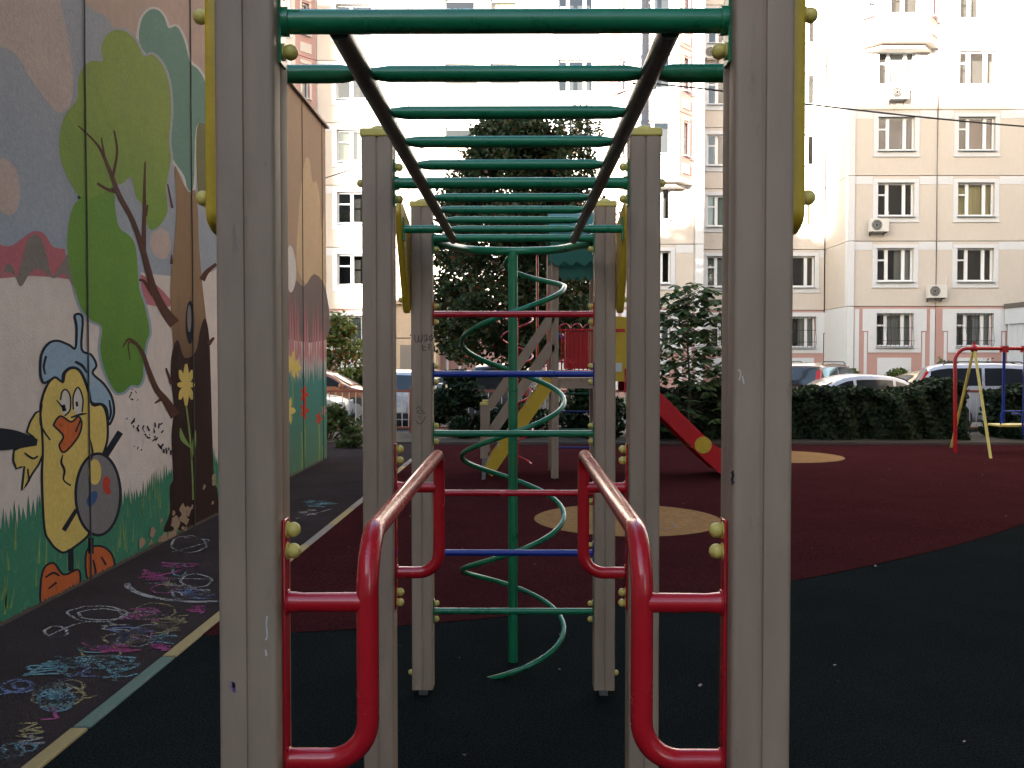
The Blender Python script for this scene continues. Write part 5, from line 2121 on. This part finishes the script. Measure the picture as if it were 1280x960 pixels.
# ladder rungs on the far side under the deck
for k, mt in enumerate(('blue', 'green', 'blue', 'green')):
    mb = MB()
    z = .35 + k * .26
    mb.tube([(TX0 + .05, TY1, z), (TX1 - .05, TY1, z)], .015, 10)
    tb_(mb, 'ladder_rung', mt, smooth=True)
# slide to the right: entry panels, chute, sides
for y in (TY0 + .08, TY1 - .12):
    mb = MB()
    mb.prism([(1.12, y, 1.33), (1.66, y, 1.33), (1.66, y, 1.50), (1.50, y, 2.20), (1.12, y, 2.22)], (0, .03, 0))
    tb_(mb, 'slide_entry_panel', 'yellow')
mb = MB()
mb.box(1.30, 1.40, TY0 + .070, TY0 + .078, 1.46, 1.58)
tb_(mb, 'sticker', 'plate')
mb = MB()
mb.box(1.24, 1.44, TY0 + .070, TY0 + .078, 2.0, 2.04)
tb_(mb, 'sticker', 'red')
sl = [(1.14, 1.38), (1.50, 1.38), (1.66, 1.31), (2.60, .40), (2.86, .24), (3.3, .21)]
slc = catmull(sl, False, 5)
for y in (TY0 + .06, TY1 - .10):
    top_ = [(x, y, z + .12) for x, z in slc[4:]]
    bot_ = [(x, y, z - .20) for x, z in slc[4:]][::-1]
    mb = MB()
    mb.prism(top_ + bot_, (0, .035, 0))
    fix_normals(tb_(mb, 'slide_side', 'red'))
    for (cx, cz) in ((2.50, .47),):
        mb = MB()
        mb.tube([(cx, y - .012, cz), (cx, y - .0005, cz)], .115, 24)
        dd = tb_(mb, 'slide_disc', 'yellow', smooth=True)
        mb = MB()
        for a in range(0, 360, 60):
            mb.tube([(cx + .09 * math.cos(R(a)), y - .018, cz + .09 * math.sin(R(a))), (cx + .09 * math.cos(R(a)), y - .011, cz + .09 * math.sin(R(a)))], .009, 6)
        mb.build('disc_bolt', 'steel', dd)
mb = MB()
m = len(slc)
mb.add([(x, TY0 + .095, z) for x, z in slc] + [(x, TY1 - .10, z) for x, z in slc], [(k, k + 1, m + k + 1, m + k) for k in range(m - 1)])
tb_(mb, 'slide_chute', 'steel', smooth=True)
for y in (TY0 + .12, TY1 - .1):
    mb = MB()
    mb.tube([(2.95, y, -.1), (2.95, y, .3)], .025, 8)
    tb_(mb, 'slide_leg', 'steel', smooth=True)
# red curly climber behind the stairs
mb = MB()
hp = []
for k in range(0, 100):
    a = k * 15
    hp.append((-.02 + .24 * math.cos(R(a)), 14.25 + .24 * math.sin(R(a)), -.03 + 2.35 * k / 99))
mb.tube(hp, .014, 8)
tb_(mb, 'climber_spiral', 'red', smooth=True)
mb = MB()
mb.tube(fillet([(-.02, 14.25, -.1), (-.02, 14.25, 2.32), (.49, 13.5, 2.32)], .15), .024, 10)
tb_(mb, 'climber_pole', 'red', smooth=True)
for x in (.28, .44):
    mb = MB()
    mb.tube(fillet([(x, 13.75, 1.4), (x, 13.75, 3.25), (x, 13.45, 3.25)], .15), .018, 8)
    tb_(mb, 'grab_bar', 'red', smooth=True)

# ------------------------------------------------------------------ toddler swing
sw = empty('toddler_swing', (7.6, 16.1, 0), 'small red and yellow toddler swing with blue hangers in front of the hedge', 'swing')
SP = Vector((7.6, 16.1, 0))


def sb(mb, name, mat, smooth=True):
    o = mb.build(name, mat, sw, smooth)
    o.location = -SP
    return o


zt = 1.82
mb = MB()
mb.tube(fillet([(7.6, 16.1, -.1), (7.57, 16.1, zt), (10.6, 16.1, zt), (10.63, 16.1, -.1)], [.22, .22], 8), .032, 12)
sb(mb, 'frame_bar', 'red')
for xx in (7.9, 10.3):
    for yy, dx in ((15.1, -.18), (17.05, .05)):
        mb = MB()
        mb.tube([(xx, 16.1, zt + .01), (xx + dx, yy, -.08)], .024, 10)
        sb(mb, 'splayed_leg', 'cap')
    mb = MB()
    mb.sphere((xx, 16.1, zt), .07, 12, 8)
    mb.tube([(xx, 16.1, zt), (xx, 16.1, zt + .11)], .03, 8)
    sb(mb, 'joint_cap', 'red')
for x in (8.42, 8.78):
    mb = MB()
    mb.tube([(x, 16.1, zt), (x, 16.1, .52)], .026, 8)
    sb(mb, 'hanger', 'blue')
    mb = MB()
    mb.box(x - .05, x + .05, 16.04, 16.16, zt - .07, zt + .045)
    sb(mb, 'hanger_bracket', 'red', False)
mb = MB()
mb.box(8.25, 9.4, 15.9, 16.3, .47, .51)
bevel(sb(mb, 'seat', 'cap', False), .01)
mb = MB()
mb.tube(fillet([(8.3, 15.95, .5), (8.3, 15.95, .74), (9.35, 15.95, .74), (9.35, 15.95, .5)], .08), .014, 8)
sb(mb, 'seat_guard', 'blue')
mb = MB()
mb.tube(fillet([(8.45, 15.88, .7), (8.62, 15.88, .7), (8.66, 15.88, .3)], .08), .016, 8)
sb(mb, 'seat_hook', 'blue')

# ------------------------------------------------------------------ lamp post and cables
lp = P(806, 300, 24)
le = empty('lamp_post', (lp.x, 24, -.15), 'tall blue grey lamp post carrying cables behind the right middle post', 'lamp post')
MT['lampgrey'] = M('lamp_grey', (0.16, 0.17, 0.20), 0.6, 0.08, 3)
mb = MB()
mb.tube([(0, 0, 0), (0, 0, 1.2), (0, 0, 1.25), (0, 0, 11)], [.15, .15, .125, .09], 14)
mb.build('pole', 'lampgrey', le)
mb = MB()
mb.tube(fillet([(0, 0, 10.9), (0, 0, 11.6), (0, -1.4, 11.9)], .4), .05, 10)
mb.build('arm', 'lampgrey', le)
mb = MB()
mb.sphere((0, -1.7, 11.9), .3, 12, 8, (.45, 1, .28))
mb.build('lamp_head', 'steel', le)
pz = P(810, 106, 24).z + .15
mb = MB()
mb.tube([(-.35, -.1, pz), (.35, -.1, pz)], .03, 8)
mb.tube([(.22, -.12, pz - .12), (.22, -.12, pz + .06)], .045, 8)
mb.build('cable_bracket', 'black', le)
mb = MB()
mb.tube(catmull([tuple(P(x, y, 23.88)) for x, y in ((810, 104), (905, 114), (985, 127), (1130, 144), (1280, 158), (1430, 168), (1600, 172))], False, 6), .022, 6)
tag(mb.build('overhead_cable', 'black'), 'thick black cable running right from the lamp post across the facade', 'cable', 'overhead cables')
mb = MB()
mb.tube(catmull([tuple(P(x, y, 23.88)) for x, y in ((800, 106), (770, 119), (715, 137), (640, 156), (520, 187), (408, 222), (330, 247), (200, 285))], False, 6), .014, 6)
tag(mb.build('overhead_cable', 'black'), 'thin black cable sloping down left from the lamp post past the tree', 'cable', 'overhead cables')

# ------------------------------------------------------------------ litter on the rubber
V = []
k = 0
pts = np.stack([RNG.uniform(-1.6, 9, 110), RNG.uniform(3, 17, 110), np.full(110, .024)], 1)
Vl = leaves_at(pts, .022, 3.0, None, .7, .6)
MT['litter'] = leaf_mat('litter', (0.015, 0.012, 0.008), (0.045, 0.038, 0.03), 0.0)
o = link('leaf_litter', quads_mesh('leaf_litter', Vl, 6, 'litter'))
tag(o, 'tiny pale leaves and crumbs scattered on the rubber ground', 'litter', kind='stuff')
